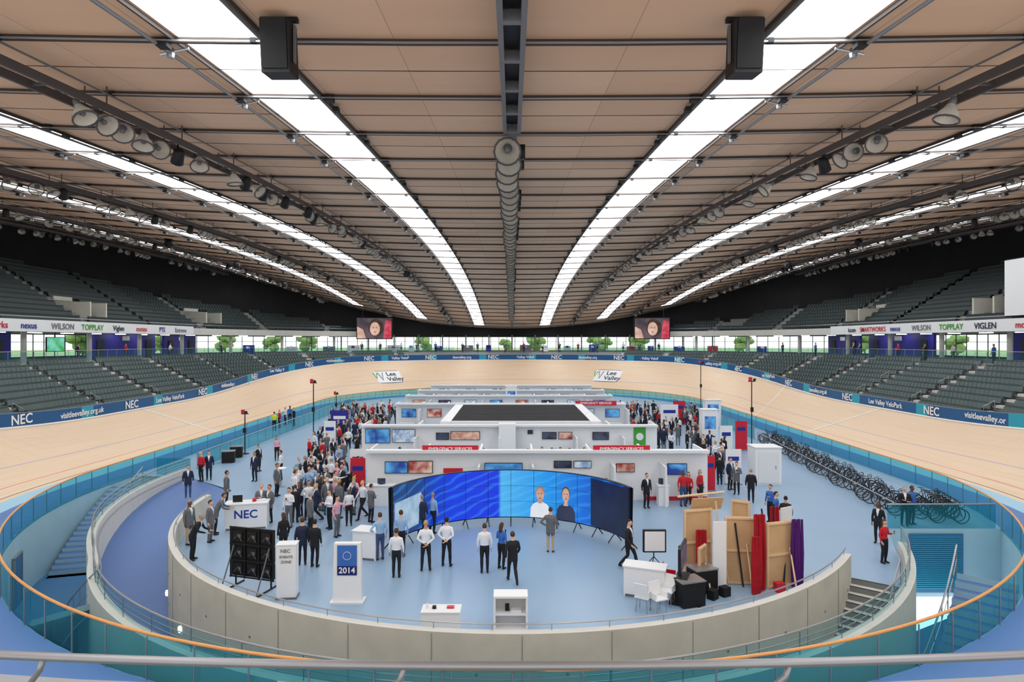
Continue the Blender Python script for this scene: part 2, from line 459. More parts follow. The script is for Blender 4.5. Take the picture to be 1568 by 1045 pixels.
mb.box(p+Vector((-math.cos(a)*.05,-math.sin(a)*.05,0))+Vector((math.cos(rz)*.35,math.sin(rz)*.35,0)),(.12,.05,.03),STEEL,rz)
mb.obj('door_1')
def pit_stair(a0,a1,n,r0=20.6,r1=22.3):
    mb=MB()
    P=lambda a,r,z:Vector((r*SX*math.cos(a),36+r*math.sin(a),z))
    for i in range(n):
        aa=math.radians(a0+(a1-a0)*i/n); ab=math.radians(a0+(a1-a0)*(i+1)/n); z=-3.0*(i+1)/n; zu=-3.0*i/n
        mb.quad([P(aa,r0,z),P(ab,r0,z),P(ab,r1,z),P(aa,r1,z)],RAMP)
        mb.quad([P(aa,r0,z),P(aa,r1,z),P(aa,r1,zu),P(aa,r0,zu)],PITW)
    pts=[P(math.radians(a0+(a1-a0)*t/6),r0,-3.0*t/6+1.0) for t in range(7)]
    mb.tube(pts,.03,STEEL,6); mb.tube([q-Vector((0,0,.5)) for q in pts],.015,STEEL,5)
    for q in pts: mb.tube([q,q-Vector((0,0,1.0))],.02,STEEL,6)
    for q0,q1 in zip(pts[:-1],pts[1:]):
        mb.quad([q0-Vector((0,0,1.2)),q1-Vector((0,0,1.2)),q1-Vector((0,0,2.4)),q0-Vector((0,0,2.4))],PITW)
    mb.obj('underpass_stair')
pit_stair(180,197,18); pit_stair(232,218,16); pit_stair(318,306,14)
fE=empty('glass_infield_fence')
FR=[PER*i/260 for i in range(261)]
mb=MB()
for a,b in zip(FR[:-1],FR[1:]):
    mb.quad([pt(a,22.45,-.05),pt(b,22.45,-.05),pt(b,22.45,1.06),pt(a,22.45,1.06)],FENCE)
mb.obj('glass_panels',fE)
mb=MB(); pts=[pt(a,22.45,1.1) for a in FR]; mb.tube(pts,.04,ORANGE,8,cap=False); mb.obj('oak_rail',fE,True)
mb=MB()
for i in range(0,260,2): 
    a=FR[i]; mb.tube([pt(a,22.52,0),pt(a,22.52,1.08)],.022,STEEL,6)
mb.obj('fence_posts',fE)
mb=MB()
for a,b in zip(KP[:-1],KP[1:]):
    mb.quad([c1(a,kerb_r(a)+.12,.55),c1(b,kerb_r(b)+.12,.55),c1(b,kerb_r(b)+.12,1.13),c1(a,kerb_r(a)+.12,1.13)],FENCE2)
mb.obj('balustrade_glass',kE)
f2=empty('inner_glass_balustrade')
mb=MB(); mr=MB()
for sx in (-1,1):
    ys=[40+ 38*i/24 for i in range(25)] if sx<0 else [52+26*i/12 for i in range(13)]
    for a,b in zip(ys[:-1],ys[1:]): mb.quad([(sx*20.3,a,0.05),(sx*20.3,b,0.05),(sx*20.3,b,1.05),(sx*20.3,a,1.05)],FENCE)
    mr.tube([(sx*20.3,ys[0],1.08),(sx*20.3,ys[-1],1.08)],.03,STEEL,6)
    for y in ys: mr.tube([(sx*20.3,y,0),(sx*20.3,y,1.08)],.02,STEEL,6)
mb.quad([(-22,38.4,0.02),(-19.9,38.4,.02),(-19.9,38.4,1.05),(-22,38.4,1.05)],FENCE)
mb.quad([(16.6,YP+.05,0),(21.4,YP+.05,0),(21.4,YP+.05,1.05),(16.6,YP+.05,1.05)],FENCE); mr.tube([(16.6,YP+.05,1.08),(21.4,YP+.05,1.08)],.035,STEEL,6)
mb.obj('glass',f2); mr.obj('rail',f2)
# ------------------------------------------------------------------ stands
NR=9
def dcon(s): return 41.4-6.0*base(s)[2]
def rowd(i): return lambda s: dcon(s)-.8*(NR-i)
def rowz(i): return 2.55+.42*i
def has_row(i,s): return rowz(i)>ztop(s)-.1 and rowd(i)(s)>dtop(s)+.15 and base(s)[3]<20+36*math.radians(58)
mb=MB()
for a,b in zip(SS[:-1],SS[1:]):
    mid=(a+b)/2; first=None
    if pt(mid,34).y<-1: continue
    for i in range(NR):
        if has_row(i,mid):
            if first is None: first=i
            d=rowd(i); z=rowz(i)
            mb.quad([pt(a,d(a),z),pt(b,d(b),z),pt(b,d(b)+.8,z),pt(a,d(a)+.8,z)],CONCD)
            zn=z-.42
            mb.quad([pt(a,d(a),zn),pt(b,d(b),zn),pt(b,d(b),z),pt(a,d(a),z)],CONCD)
    near=pt(mid,34).y<20 and abs(pt(mid,34).x)<20
    zf=6.3 if not near else 5.5
    if first is None:
        z0=zf-.3 if not near else zf
        mb.quad([pt(a,dtop(a)+.14,z0),pt(b,dtop(b)+.14,z0),pt(b,dcon(b),zf),pt(a,dcon(a),zf)],CONCD)
    else:
        mb.quad([pt(a,dtop(a)+.14,ztop(a)-.2),pt(b,dtop(b)+.14,ztop(b)-.2),pt(b,rowd(first)(b),rowz(first)-.42),pt(a,rowd(first)(a),rowz(first)-.42)],CONCD)
        mb.quad([pt(a,dcon(a),5.9),pt(b,dcon(b),5.9),pt(b,dcon(b),6.3),pt(a,dcon(a),6.3)],CONCL)
    if not near: mb.quad([pt(a,dcon(a),6.3),pt(b,dcon(b),6.3),pt(b,ell(b,.994),6.3),pt(a,ell(a,.994),6.3)],CONCD)
mb.obj('lower_terrace')
def seat(mb,s,d,z,m):
    c,n,w,_=base(s); nn=Vector((n[0],n[1],0)); rz=math.atan2(n[1],n[0])-math.pi/2
    p=pt(s,d,z)
    mb.box(p+nn*.55+Vector((0,0,.62)),(.45,.05,.42),m,rz,Matrix.Rotation(.12,3,'X'))
    mb.box(p+nn*.42+Vector((0,0,.48)),(.43,.09,.38),m,rz,Matrix.Rotation(-.25,3,'X'))
    mb.box(p+nn*.55+Vector((0,0,.2)),(.05,.06,.4),m,rz)
mb=MB(); ms_=MB()
def in_aisle(s): return (s%8.4)<1.2
for i in range(NR):
    s=0
    while s<PER:
        if has_row(i,s) and pt(s,34).y>8:
            if in_aisle(s):
                nn=base(s)[1]; rz=math.atan2(nn[1],nn[0])-math.pi/2
                if (s%8.4)<.5:
                    ms_.box(pt(s+.5,rowd(i)(s)+.2,rowz(i)+.1),(1.1,.4,.2),CONCL,rz)
                    if i%3==1: ms_.tube([pt(s+.5,rowd(i)(s)+.3,rowz(i)),pt(s+.5,rowd(i)(s)+.3,rowz(i)+1.0),pt(s+.5,rowd(i)(s)-.5,rowz(i)+.6),pt(s+.5,rowd(i)(s)-.5,rowz(i)-.4)],.025,STEEL,5)
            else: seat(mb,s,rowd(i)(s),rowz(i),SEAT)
        s+=.5*36/38
mb.obj('lower_stand_seating'); ms_.obj('aisle_steps')
mb=MB()
for s0,s1 in zip(SS[:-1],SS[1:]):
    if pt(s0,35).y>14 and base(s0)[3]<20+36*1.3:
        mb.tube([pt(s0,dcon(s0),7.4),pt(s1,dcon(s1),7.4)],.03,STEEL,6,False); mb.tube([pt(s0,dcon(s0),6.3),pt(s0,dcon(s0),7.4)],.02,STEEL,5)
        mb.quad([pt(s0,dcon(s0),6.4),pt(s1,dcon(s1),6.4),pt(s1,dcon(s1),7.3),pt(s0,dcon(s0),7.3)],FENCE2)
mb.obj('concourse_guard_rail')
def up_ok(s): 
    p=pt(s,41); return base(s)[3]<20+36*math.radians(54) and p.y>6
mb=MB(); ms_=MB(); mr=MB(); mfill=MB()
for j,(a,b) in enumerate(zip(SS[:-1],SS[1:])):
    mid=(a+b)/2
    if not up_ok(mid): continue
    mb.quad([pt(a,41,9.1),pt(b,41,9.1),pt(b,41,9.95),pt(a,41,9.95)],CONCL)
    mb.quad([pt(a,41,9.1),pt(b,41,9.1),pt(b,max(41.3,ell(b,.99)),9.1),pt(a,max(41.3,ell(a,.99)),9.1)],GREYMET)
    mb.quad([pt(a,41,9.95),pt(b,41,9.95),pt(b,41.3,9.95),pt(a,41.3,9.95)],CONCL)
    mr.tube([pt(a,41.1,10.4),pt(b,41.1,10.4)],.03,STEEL,6,False)
    nn=base(mid)[1]; rz=math.atan2(nn[1],nn[0])-math.pi/2
    if j%3==0: mfill.box(pt(mid,44.0,9.06),(1.4,.3,.05),CFILL,rz)  # fill strips added under the upper tier to light the concourse
    for i in range(14):
        d=41.3+.8*i; z=9.9+.5*i
        if d+.8<ell(mid,.985) or i<2:
            mb.quad([pt(a,d,z),pt(b,d,z),pt(b,d+.8,z),pt(a,d+.8,z)],CONCD); mb.quad([pt(a,d,z-.5),pt(b,d,z-.5),pt(b,d,z),pt(a,d,z)],CONCD)
mb.obj('upper_terrace'); mr.obj('upper_tier_rail'); mfill.obj('concourse_fill_light')
mb=MB()
for i in range(14):
    s=0
    while s<PER:
        d=41.3+.8*i
        if up_ok(s) and d+1.0<ell(s,.985):
            if (s%10.5)<1.2:
                nn=base(s)[1]; rz=math.atan2(nn[1],nn[0])-math.pi/2
                if (s%10.5)<.5: ms_.box(pt(s+.5,d+.2,9.9+.5*i+.12),(1.1,.4,.24),CONCD,rz)
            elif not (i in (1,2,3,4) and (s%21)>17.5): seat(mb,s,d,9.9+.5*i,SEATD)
        s+=.5*36/44
mb.obj('upper_stand_seating'); ms_.obj('upper_aisle_steps')
mb=MB()
s=0
while s<PER:
    if up_ok(s+19) and ell(s+19)>47:
        nn=base(s+19)[1]; rz=math.atan2(nn[1],nn[0])-math.pi/2
        for e in (0,2.4): mb.box(pt(s+18+e,43.7,11.4),(.2,3.6,1.6),CONC,rz)
        mb.box(pt(s+19.2,45.6,12.2),(2.6,.2,1.2),CONC,rz)
    s+=21
mb.obj('vomitory_parapet')
def rzf(x,y): return 15.9-.00118*(y-48)**2+x*x*(.001+.0019*(max(y,0)/94.0)**2)
fa=empty('wall_outer'); mb=MB(); mg=MB(); mm=MB()
vis=lambda s: pt(s,45).y>4
for a,b in zip(SS[:-1],SS[1:]):
    mid=(a+b)/2
    if not vis(mid): continue
    pa,pb=pt(a,ell(a,.995)),pt(b,ell(b,.995))
    za,zb=rzf(pa.x,pa.y)+.3,rzf(pb.x,pb.y)+.3
    mb.quad([(pa.x,pa.y,9.0),(pb.x,pb.y,9.0),(pb.x,pb.y,zb),(pa.x,pa.y,za)],DARK)
    mb.quad([(pa.x,pa.y,5.8),(pb.x,pb.y,5.8),(pb.x,pb.y,6.6),(pa.x,pa.y,6.6)],GREYMET)
    mg.quad([(pa.x,pa.y,6.6),(pb.x,pb.y,6.6),(pb.x,pb.y,9.0),(pa.x,pa.y,9.0)],WIN)
    mm.tube([(pa.x,pa.y,6.3),(pa.x,pa.y,9.05)],.06,GREYMET,5)
    mm.tube([(pa.x,pa.y,8.2),(pb.x,pb.y,8.2)],.03,GREYMET,5)
mb.obj('dark_upper_wall',fa); mg.obj('window_1',fa); mm.obj('mullions',fa)
mb=MB()
for sx in (-1,1):
    for y0,y1 in ((36,48),(50,58),(66,78),(80,88)):
        xx=47.0 if y1<70 else 45.0
        mb.box((sx*xx,(y0+y1)/2,7.7),(.3,y1-y0,2.8),NAVY if y0>45 else CONCD)
        mb.box((sx*(xx-.2),(y0+y1)/2,8.6),(.1,1.2,.5),WHITE)
        for yy in (y0+1.5,y1-1.5): mb.box((sx*(xx-.2),yy,7.35),(.1,1.0,2.1),SEATD)
mb.obj('concourse_room_wall')
mb=MB()
for s in SS[::6]:
    if up_ok(s) and ell(s)>43: mb.revolve([(.22,6.3),(.22,9.1)],pt(s,42.3,0),CONCL,12)
mb.obj('concourse_column')
mb=MB()
for i in range(-8,9):
    x=i*4.2; y=yroof(x,.97); mb.tube([(x,y,6.3),(x,y,9.4)],.12,GREYMET,8)
mb.obj('glazing_column')
mb=MB()
for k in range(18):
    x=-40+k*4.6+R.uniform(-1,1)
    y=yroof(x,.95)-1
    mb.box((x,y,7.0),(R.uniform(.8,2.2),.5,R.uniform(.7,1.4)),R.choice([WHITE,RED,GREYMET,NAVY,WHITE2]))
    mb.box((x,y-.3,7.3),(.5,.08,.35),R.choice([SB,SW,BLACK]))
mb.obj('concourse_kiosk')
sb=empty('sponsor_banner')
mb=MB()
NAMES=['Extreme','PTS','motex','Viglen','TOPPLAY','WILSON','nexus','smartworks','kcom']
def banner(s0,s1):
    n=24
    for k in range(n):
        a=s0+(s1-s0)*k/n;b=s0+(s1-s0)*(k+1)/n
        mb.quad([pt(a,40.9,9.1),pt(b,40.9,9.1),pt(b,40.9,10.15),pt(a,40.9,10.15)],WHITE)
sL0,sL1=40+ARC-3,40+ARC+34
banner(sL0,sL1); banner(3,43)
mb.obj('banner_panels',sb)
for k,nm in enumerate(NAMES):
    m=[TXTG,TXTB,RED,INK,GREEN][k%5]
    board_text(sL0+2.5+k*4.0,nm,.75,d=40.86,z=9.6,m=m,par=sb)
    board_text(5+k*4.2,nm.upper() if k%2 else nm,.75,d=40.86,z=9.6,m=m,par=sb)
# ------------------------------------------------------------------ roof
STR=[-36.6,-26,-15.9,-5.9,5.9,15.9,26,36.6]
xs=set()
for c in STR: xs|={c-.86,c+.86}
xs=sorted(xs); full=[-54.5]
for x in xs+[54.5]:
    n=max(1,int((x-full[-1])/1.6)); x0=full[-1]
    for k in range(1,n+1): full.append(x0+(x-x0)*k/n)
ys=[-8+1.2*i for i in range(106)]
mb=MB()
for i in range(len(full)-1):
    x0,x1=full[i],full[i+1]; xm=(x0+x1)/2
    st=any(abs(xm-c)<.8 for c in STR)
    for j in range(len(ys)-1):
        y0,y1=ys[j],ys[j+1]; ym=(y0+y1)/2
        if not inroof(xm,ym,1.03): continue
        m=SKYL if st and inell(xm,ym,.96) else CEIL
        mb.quad([(x0,y0,rzf(x0,y0)),(x0,y1,rzf(x0,y1)),(x1,y1,rzf(x1,y1)),(x1,y0,rzf(x1,y0))],m)
mb.obj('ceiling')
mb=MB(); mw=MB()
y=-5.4
while y<114:
    q=1-(abs(y-EC)/EY)**EP
    if q>0.01:
        xm=EX*q**(1/EP)
        n=max(4,int(xm/2)); pts=[(-xm+2*xm*i/n,y,0) for i in range(n+1)]
        mb.beam([(p[0],y,rzf(p[0],y)-.06) for p in pts],.075,.11,PURLIN)
        mw.beam([(p[0],y-.14,rzf(p[0],y)-.13) for p in pts],.03,.03,STEEL)
        mw.beam([(p[0],y+1.8,rzf(p[0],y+1.8)-.005) for p in pts],.018,.02,PURLIN)
        for c in [k*5.2 for k in range(-9,10)]:
            if abs(c)<xm: mb.box((c,y-.1,rzf(c,y)-.1),(.12,.12,.1),BLACK)
        for c in STR:
            for e in (-1.15,1.15):
                if abs(c)<xm-2: mb.box((c+e,y-.05,rzf(c,y)-.14),(.22,.2,.16),BLACK)
    y+=3.6
mb.obj('roof_purlin'); mw.obj('roof_joint_trim')
mb=MB()
for c in STR:
    for e in (-1,1):
        x=c+e*.97; pts=[]
        y=-5.0
        while y<113:
            if inell(x,y,.96): pts.append((x,y,rzf(x,y)-.12))
            y+=3.6
        if len(pts)>2:
            outer=(e*c>0)
            mb.tube([(p[0]+e*(.28 if outer else 0),p[1],p[2]-.05) for p in pts],.04,GREYMET,6)
            mb.beam([(p[0]-e*.02,p[1],p[2]+.08) for p in pts],.05,.1,PURLIN)
            for p in pts: 
                if outer: mb.tube([(p[0]-e*.1,p[1],p[2]+.05),(p[0]+e*.5,p[1],p[2]-.08)],.03,STEEL,6); mb.revolve([(.07,-.1),(.09,0),(.07,.1)],(p[0]+e*.28,p[1],p[2]-.05),STEEL,8)
                else: mb.box((p[0]+e*.12,p[1]+.4,p[2]+.0),(.14,.2,.12),BLACK)
mb.obj('skylight_frame')
def lamp(mb,p,M,k=1.0):
    mb.revolve([(.04*k,.55*k),(.09*k,.52*k),(.12*k,.4*k),(.12*k,.25*k)],p,GREYMET,8,M)
    st=[(r*k,z*k) for r,z in [(.13,.26),(.2,.12),(.31,-.04),(.36,-.2)]]
    mb.revolve(st,p,LAMPG,12,M,False)
    mb.revolve([(.06*k,.12*k),(.1*k,-.02*k),(.04*k,-.1*k)],p,GREYMET,8,M)
    mb.revolve([(.35*k,-.2*k),(.385*k,-.21*k),(.385*k,-.25*k),(.33*k,-.25*k)],p,TRUSS,14,M,False)
for ti,x in enumerate([-42,-31,-20.9,-10.6,0,10.6,20.9,31,42]):
    E=empty('roof_lighting_truss'); mb=MB(); ml=MB()
    pts=[]; y=-4
    while y<113:
        if inroof(x,y,.95): pts.append(Vector((x,y,rzf(x,y)-.55)))
        y+=1.8
    if x==0:
        pn=[p+Vector((0,0,.1)) for p in pts if p.y<19]; pf=[p for p in pts if p.y>=17]
        for e in (-.2,.2): mb.beam([p+Vector((e,0,0)) for p in pn],.1,.3,GREYMET)
        mb.beam([p+Vector((0,0,.12)) for p in pn],.3,.05,BLACK)
        for p in pn: mb.box(p+Vector((0,0,-.05)),(.5,.14,.2),GREYMET); mb.tube([p,p+Vector((0,0,.5))],.03,GREYMET,6)
        mb.beam([p+Vector((0,0,.3)) for p in pf],.3,.14,GREYMET)
        for p in pf: mb.tube([p,p+Vector((0,0,.5))],.02,GREYMET,5)
        y=18.6
        while y<100:
            lamp(ml,Vector((-.12+R.uniform(-.05,.05),y,rzf(0,y)-.85)),Matrix.Rotation(math.radians(-40-R.uniform(0,25)),3,'X'),1.1)
            if R.random()<.3: ml.box((.3,y+.4,rzf(0,y)-.8),(.2,.3,.4),BLACK)
            y+=1.5 if y<60 else 2.4
    else:
        for e in (-.28,.28): mb.beam([p+Vector((e,0,0)) for p in pts],.07,.2,TRUSS); mb.tube([p+Vector((e,0,.35)) for p in pts],.025,GREYMET,5)
        for i,p in enumerate(pts):
            mb.box(p,(.6,.06,.06),TRUSS)
            if i%2==0: mb.tube([p+Vector((-.28,0,0)),p+Vector((-.28,0,.55))],.02,TRUSS,5); mb.tube([p+Vector((.28,0,0)),p+Vector((.28,0,.55))],.02,TRUSS,5)
            mb.box(p+Vector((math.copysign(.42,x),.5,.1)),(.12,.24,.12),BLACK)
        sg=math.copysign(1,x)
        y=15.0
        while y<106:
            if inroof(x,y,.92) and R.random()<.92:
                p=Vector((x-sg*R.uniform(-.15,.3),y,rzf(x,y)-.92))
                if R.random()<.8: lamp(ml,p,Matrix.Rotation(math.radians(R.uniform(-65,10)),3,'X')@Matrix.Rotation(sg*R.uniform(.1,.9),3,'Y'),.78)
                else:
                    M=Matrix.Rotation(math.radians(40),3,'X')@Matrix.Rotation(-sg*.5,3,'Y')
                    ml.revolve([(.08,.3),(.16,.25),(.2,-.2),(.16,-.22)],p,BLACK,10,M); ml.tube([p,p+Vector((0,0,.5))],.03,BLACK,5)
            y+=R.choice([.8,.9,1.2,1.2,2.8]) 
    mb.obj('truss_chords',E); ml.obj('high_bay_lamps',E,True)
for sx in (-1,1):
    E=empty('hanging_loudspeaker',(sx*4.35,11.6,13.75)); mb=MB()
    mb.box((0,0,0),(.52,.5,.95),BLACK,0,Matrix.Rotation(.12,3,'X'))
    mb.box((0,-.27,0),(.46,.03,.88),RUBBER,0,Matrix.Rotation(.12,3,'X'))
    for e in (-1,1): mb.box((e*.29,0,.1),(.03,.1,.7),GREYMET); mb.tube([(e*.25,0,.4),(e*.15,0,.85)],.02,STEEL,6)
    mb.box((0,0,.55),(.7,.1,.08),BLACK)
    mb.tube([(-.2,0,.5),(-.3,.2,.8)],.015,BLACK,5); mb.obj('cabinet',E)
for (u,v,y) in ((515,338,45),(1040,328,45),(258,372,55),(1315,370,55),(362,405,62),(1207,405,62),(435,435,75),(1135,435,75),(78,322,45),(1497,318,45),(593,460,95),(955,468,95)):
    x=(u-784)/F*y; z=8.3+(522-v)/F*y; mb=MB()
    mb.revolve([(.12,.3),(.28,.2),(.3,-.25),(.26,-.28)],(0,0,0),BLACK,12,Matrix.Rotation(.7,3,'X'))
    mb.box((0,0,.35),(.7,.12,.1),BLACK); mb.tube([(0,0,.3),(0,0,max(.6,rzf(x,y)-z))],.03,BLACK,6)
    mb.obj('hanging_spotlight',None,loc=(x,y,z))
for sx in (-1,1):
    x=-23.3 if sx<0 else 23.7
    E=empty('hanging_video_screen',(x,105,10.45)); mb=MB()
    mb.box((0,.2,0),(6.1,.4,3.7),BLACK); 
    mb.quad([(-2.9,-.02,-1.7),(2.9,-.02,-1.7),(2.9,-.02,1.7),(-2.9,-.02,1.7)],emis('video_backdrop',(60,50,60),(110,90,100),.8,.5))
    sk=emis('video_face',(205,160,140),(235,200,180),.9,.8); hr=emis('video_hair',(50,30,25),(90,60,45),.6,2); rd=emis('video_red',(190,30,60),(220,90,110),.9,1)
    def ell2(cx,cz,rx,rz,m,o): mb.quad([(cx+rx*math.cos(2*math.pi*t/20),-o,cz+rz*math.sin(2*math.pi*t/20)) for t in range(20)],m)
    ell2(.3,.1,1.3,1.5,hr,.03); ell2(.1,-.1,.85,1.15,sk,.04); ell2(-.1,.1,.12,.06,hr,.05); ell2(.4,.1,.12,.06,hr,.05); ell2(.1,-.6,.25,.07,rd,.05)
    mb.quad([(1.5,-.04,-1.7),(2.9,-.04,-1.7),(2.9,-.04,1.2),(1.9,-.04,1.4)],rd)
    mb.quad([(-2.9,-.04,-1.7),(-1.4,-.04,-1.7),(-1.9,-.04,-.2),(-2.9,-.04,.3)],sk)
    for e in (-2,2): mb.tube([(e,.2,1.8),(e,.2,3.6)],.05,BLACK,6)
    mb.obj('screen_panel',E)
mb=MB(); mb.box((0,0,0),(.15,6,4.6),WHITE); mb.box((.12,0,0),(.1,6.2,4.8),BLACK)
for e in (-2.5,2.5): mb.tube([(.1,e,-3.2),(.1,e,-2.2)],.06,GREYMET,6)
mb.obj('projection_screen',None,loc=(41.2,48.8,12.7))
mb=MB(); mb.box((0,0,0),(.1,2.2,1.3),BLACK); mb.box((.06,0,0),(.02,2.05,1.18),emis('green_tv',(30,170,70),(120,210,190),.9,1)); mb.tube([(0,0,.6),(0,0,1.1)],.04,BLACK,6)
mb.obj('wall_television',None,loc=(-40.5,55.0,8.0))
hE=empty('gallery_handrail'); mb=MB()
RAILM=mat('satin_handrail_steel',(140,140,142),.4,.6,var=.05,scale=10)
def nr(a,z,r=32.85): a=math.radians(a); return Vector((r*math.sin(a),36-r*math.cos(a),z))
mb.tube([nr(a/2,6.65) for a in range(-24,25)],.022,RAILM,12)
mb.obj('top_rail',hE,True); mb=MB()
for x in (-2.45,-.55,1.42,3.3):
    a=math.degrees(math.asin(x/32.85))
    mb.tube([nr(a,6.64),nr(a-.03,6.58),nr(a-.28,6.42,32.80),nr(a-.35,6.2,32.78),nr(a-.35,5.5,32.78)],.016,RAILM,8)
mb.obj('stanchions',hE,True)
# ------------------------------------------------------------------ outside
mb=MB()
GRS=mat('outdoor_grass',(150,172,120),.9,var=.2,scale=.1); PAVE=mat('outdoor_paving',(190,188,182),.9,var=.1,scale=.3)
for a,b in zip(SS[:-1],SS[1:]):
    if not vis((a+b)/2): continue
    for k0,k1,m in ((1.0,1.12,PAVE),(1.12,3.0,GRS)):
        mb.quad([pt(a,ell(a,k0),5.8),pt(b,ell(b,k0),5.8),pt(b,ell(b,k1),5.8),pt(a,ell(a,k1),5.8)],m)
mb.obj('ground')
LEAF=mat('tree_foliage',(120,150,88),.9,var=.4,scale=1.2); BARK=mat('tree_bark',(90,76,60),.9,var=.2)
tb=MB(); tb.tube([(0,0,0),(.05,0,1.2),(0,0,2.4)],[.14,.1,.06],BARK,8)
for k in range(14):
    a=R.uniform(0,6.28); r=R.uniform(.2,1.5); cc=Vector((r*math.cos(a),r*math.sin(a),R.uniform(1.3,4.2))); rr=R.uniform(.6,1.1)
    prof=[(rr*math.sin(math.pi*t/6)*R.uniform(.85,1.1)+.01,-rr*math.cos(math.pi*t/6)) for t in range(7)]
    tb.revolve(prof,cc,LEAF,10)
tme=tb.mesh('tree')
for k in range(30):
    s=R.uniform(45,40+ARC*1.0+30) if k<24 else R.uniform(0,45)
    o=bpy.data.objects.new('tree',tme); COL.objects.link(o); o.location=pt(s,ell(s,1.25+R.random()*.5),5.8); o.rotation_euler=(0,0,R.uniform(0,6)); sc=R.uniform(.6,.9); o.scale=(sc*1.3,sc*1.3,sc)
# ------------------------------------------------------------------ exhibition
def tv(mb,x,y,z,w,h,m):
    mb.box((x,y,z),(w,.06,h),BLACK); mb.box((x,y-.035,z),(w-.06,.01,h-.06),m)
def px(u,y): return (u-784)/F*y
def pz(v,y): return H-(v-522)/F*y
yA=32.4; E=empty('exhibition_stand')
mb=MB()
mb.box(((px(563,yA)+px(1082,yA))/2,yA,1.27),(px(1082,yA)-px(563,yA),.12,2.54),WHITE)
xa0,xa1=px(563,yA),px(1082,yA)
for x in (xa0,px(650,yA),px(735,yA),px(815,yA),px(905,yA),px(990,yA),xa1): mb.box((x,yA+1.2,1.27),(.1,2.4,2.54),WHITE)
for x in (px(735,yA),px(815,yA),px(935,yA),px(1010,yA)): mb.box((x,yA-.7,1.0),(.1,1.4,2.0),WHITE)
mb.box(((xa0+xa1)/2,yA-.3,2.6),(xa1-xa0,.5,.14),WHITE2)
for u0,u1,v0,v1,m in ((590,625,706,724,SB),(626,663,705,724,SR),(742,800,708,721,SB),(848,875,705,716,SD),(878,905,705,716,SW),(943,971,709,722,SR),(1021,1051,709,726,SB)):
    tv(mb,px((u0+u1)/2,yA),yA-.12,pz((v0+v1)/2,yA),px(u1,yA)-px(u0,yA),(v1-v0)/F*yA,m)
mb.box((px(694,yA),yA-.1,pz(720,yA)),(1.0,.04,.25),RED)
for u0,u1 in ((570,610),(640,700),(860,890),(1000,1015),(905,935)):
    x=(px(u0,yA)+px(u1,yA))/2; w=px(u1,yA)-px(u0,yA)
    mb.box((x,yA-1.0,.5),(w,.5,1.0),WHITE); mb.box((x,yA-1.0,1.02),(w+.1,.6,.04),WHITE2)
    mb.box((x,yA-.95,1.2),(.4,.03,.28),SD); mb.box((x,yA-.95,1.05),(.2,.15,.02),BLACK)
mb.box((px(1035,yA),yA-.1,.1),(3.2,.05,.2),RED)
mb.obj('stand_walls',E)
for u0,u1 in ((648,733),(907,993)):
    x=(px(u0,yA)+px(u1,yA))/2; w=px(u1,yA)-px(u0,yA)
    mb=MB(); mb.box((x,yA-.3,2.72),(w,.1,.36),RED); mb.obj('sign_panel',E)
    text('EMERGENCY SERVICES',.225,frameM((x,yA-.36,2.72),(1,0,0),(0,0,1)),TXT,E)
yB=41.7; E=empty('exhibition_stand'); mb=MB(); x0,x1=px(555,yB),px(1005,yB)
mb.box(((x0+x1)/2,yB,1.33),(x1-x0,.12,2.66),WHITE); mb.box(((x0+x1)/2,yB-.25,2.65),(x1-x0,.5,.12),WHITE2)
for u in (555,640,935,1005): mb.box((px(u,yB),yB+1.2,1.33),(.1,2.4,2.66),WHITE)
for u in (640,765,880,950): mb.box((px(u,yB),yB-.8,1.0),(.1,1.6,2.0),WHITE)
mb.box((px(777,yB),yB-1.0,1.45),(1.1,1.0,2.9),WHITE)
for u0,u1,v0,v1,m in ((560,598,656,678,SB),(601,636,657,677,SW),(690,735,660,673,SR),(668,688,662,673,SD),(830,852,661,672,SD),(855,876,661,672,SR),(907,932,661,673,SD),(808,816,658,664,SD)):
    tv(mb,px((u0+u1)/2,yB),yB-.12,pz((v0+v1)/2,yB),px(u1,yB)-px(u0,yB),(v1-v0)/F*yB,m)
mb.box((px(979,yB),yB-.1,pz(668,yB)),(.8,.04,1.2),GREEN); mb.revolve([(0,0),(.25,0),(.25,.02)],(px(979,yB),yB-.13,pz(668,yB)),WHITE,16,Matrix.Rotation(math.pi/2,3,'X'))
for u in (575,620,660,710,850,905,960):
    mb.box((px(u,yB),yB-1.5,.5),(1.3,.5,1.0),WHITE); mb.box((px(u,yB),yB-1.5,1.02),(1.4,.6,.04),WHITE2); mb.box((px(u,yB),yB-1.45,1.2),(.4,.03,.28),SW)
mb.obj('stand_walls',E)
E=empty('presentation_theatre'); mb=MB()
xa,xb,ya,yb=-4.2,5.4,42.9,54.0
ACOU=mat('black_ceiling_fabric',(38,38,42),.9,var=.15,scale=1)
mb.box(((xa+xb)/2,(ya+yb)/2,2.72),(xb-xa,yb-ya,.06),ACOU)
for x in (xa-.35,xb+.35): mb.box((x,(ya+yb)/2,1.4),(.7,yb-ya+1,2.8),WHITE)
mb.box(((xa+xb)/2,yb+.1,1.4),(xb-xa+1.4,.3,2.8),WHITE); mb.box(((xa+xb)/2,ya-.1,1.4),(xb-xa+1.4,.2,2.75),WHITE)
for k in range(1,12): mb.box(((xa+xb)/2,ya+k*(yb-ya)/12,2.76),(xb-xa,.03,.02),BLACK)
mb.obj('theatre_shell',E)
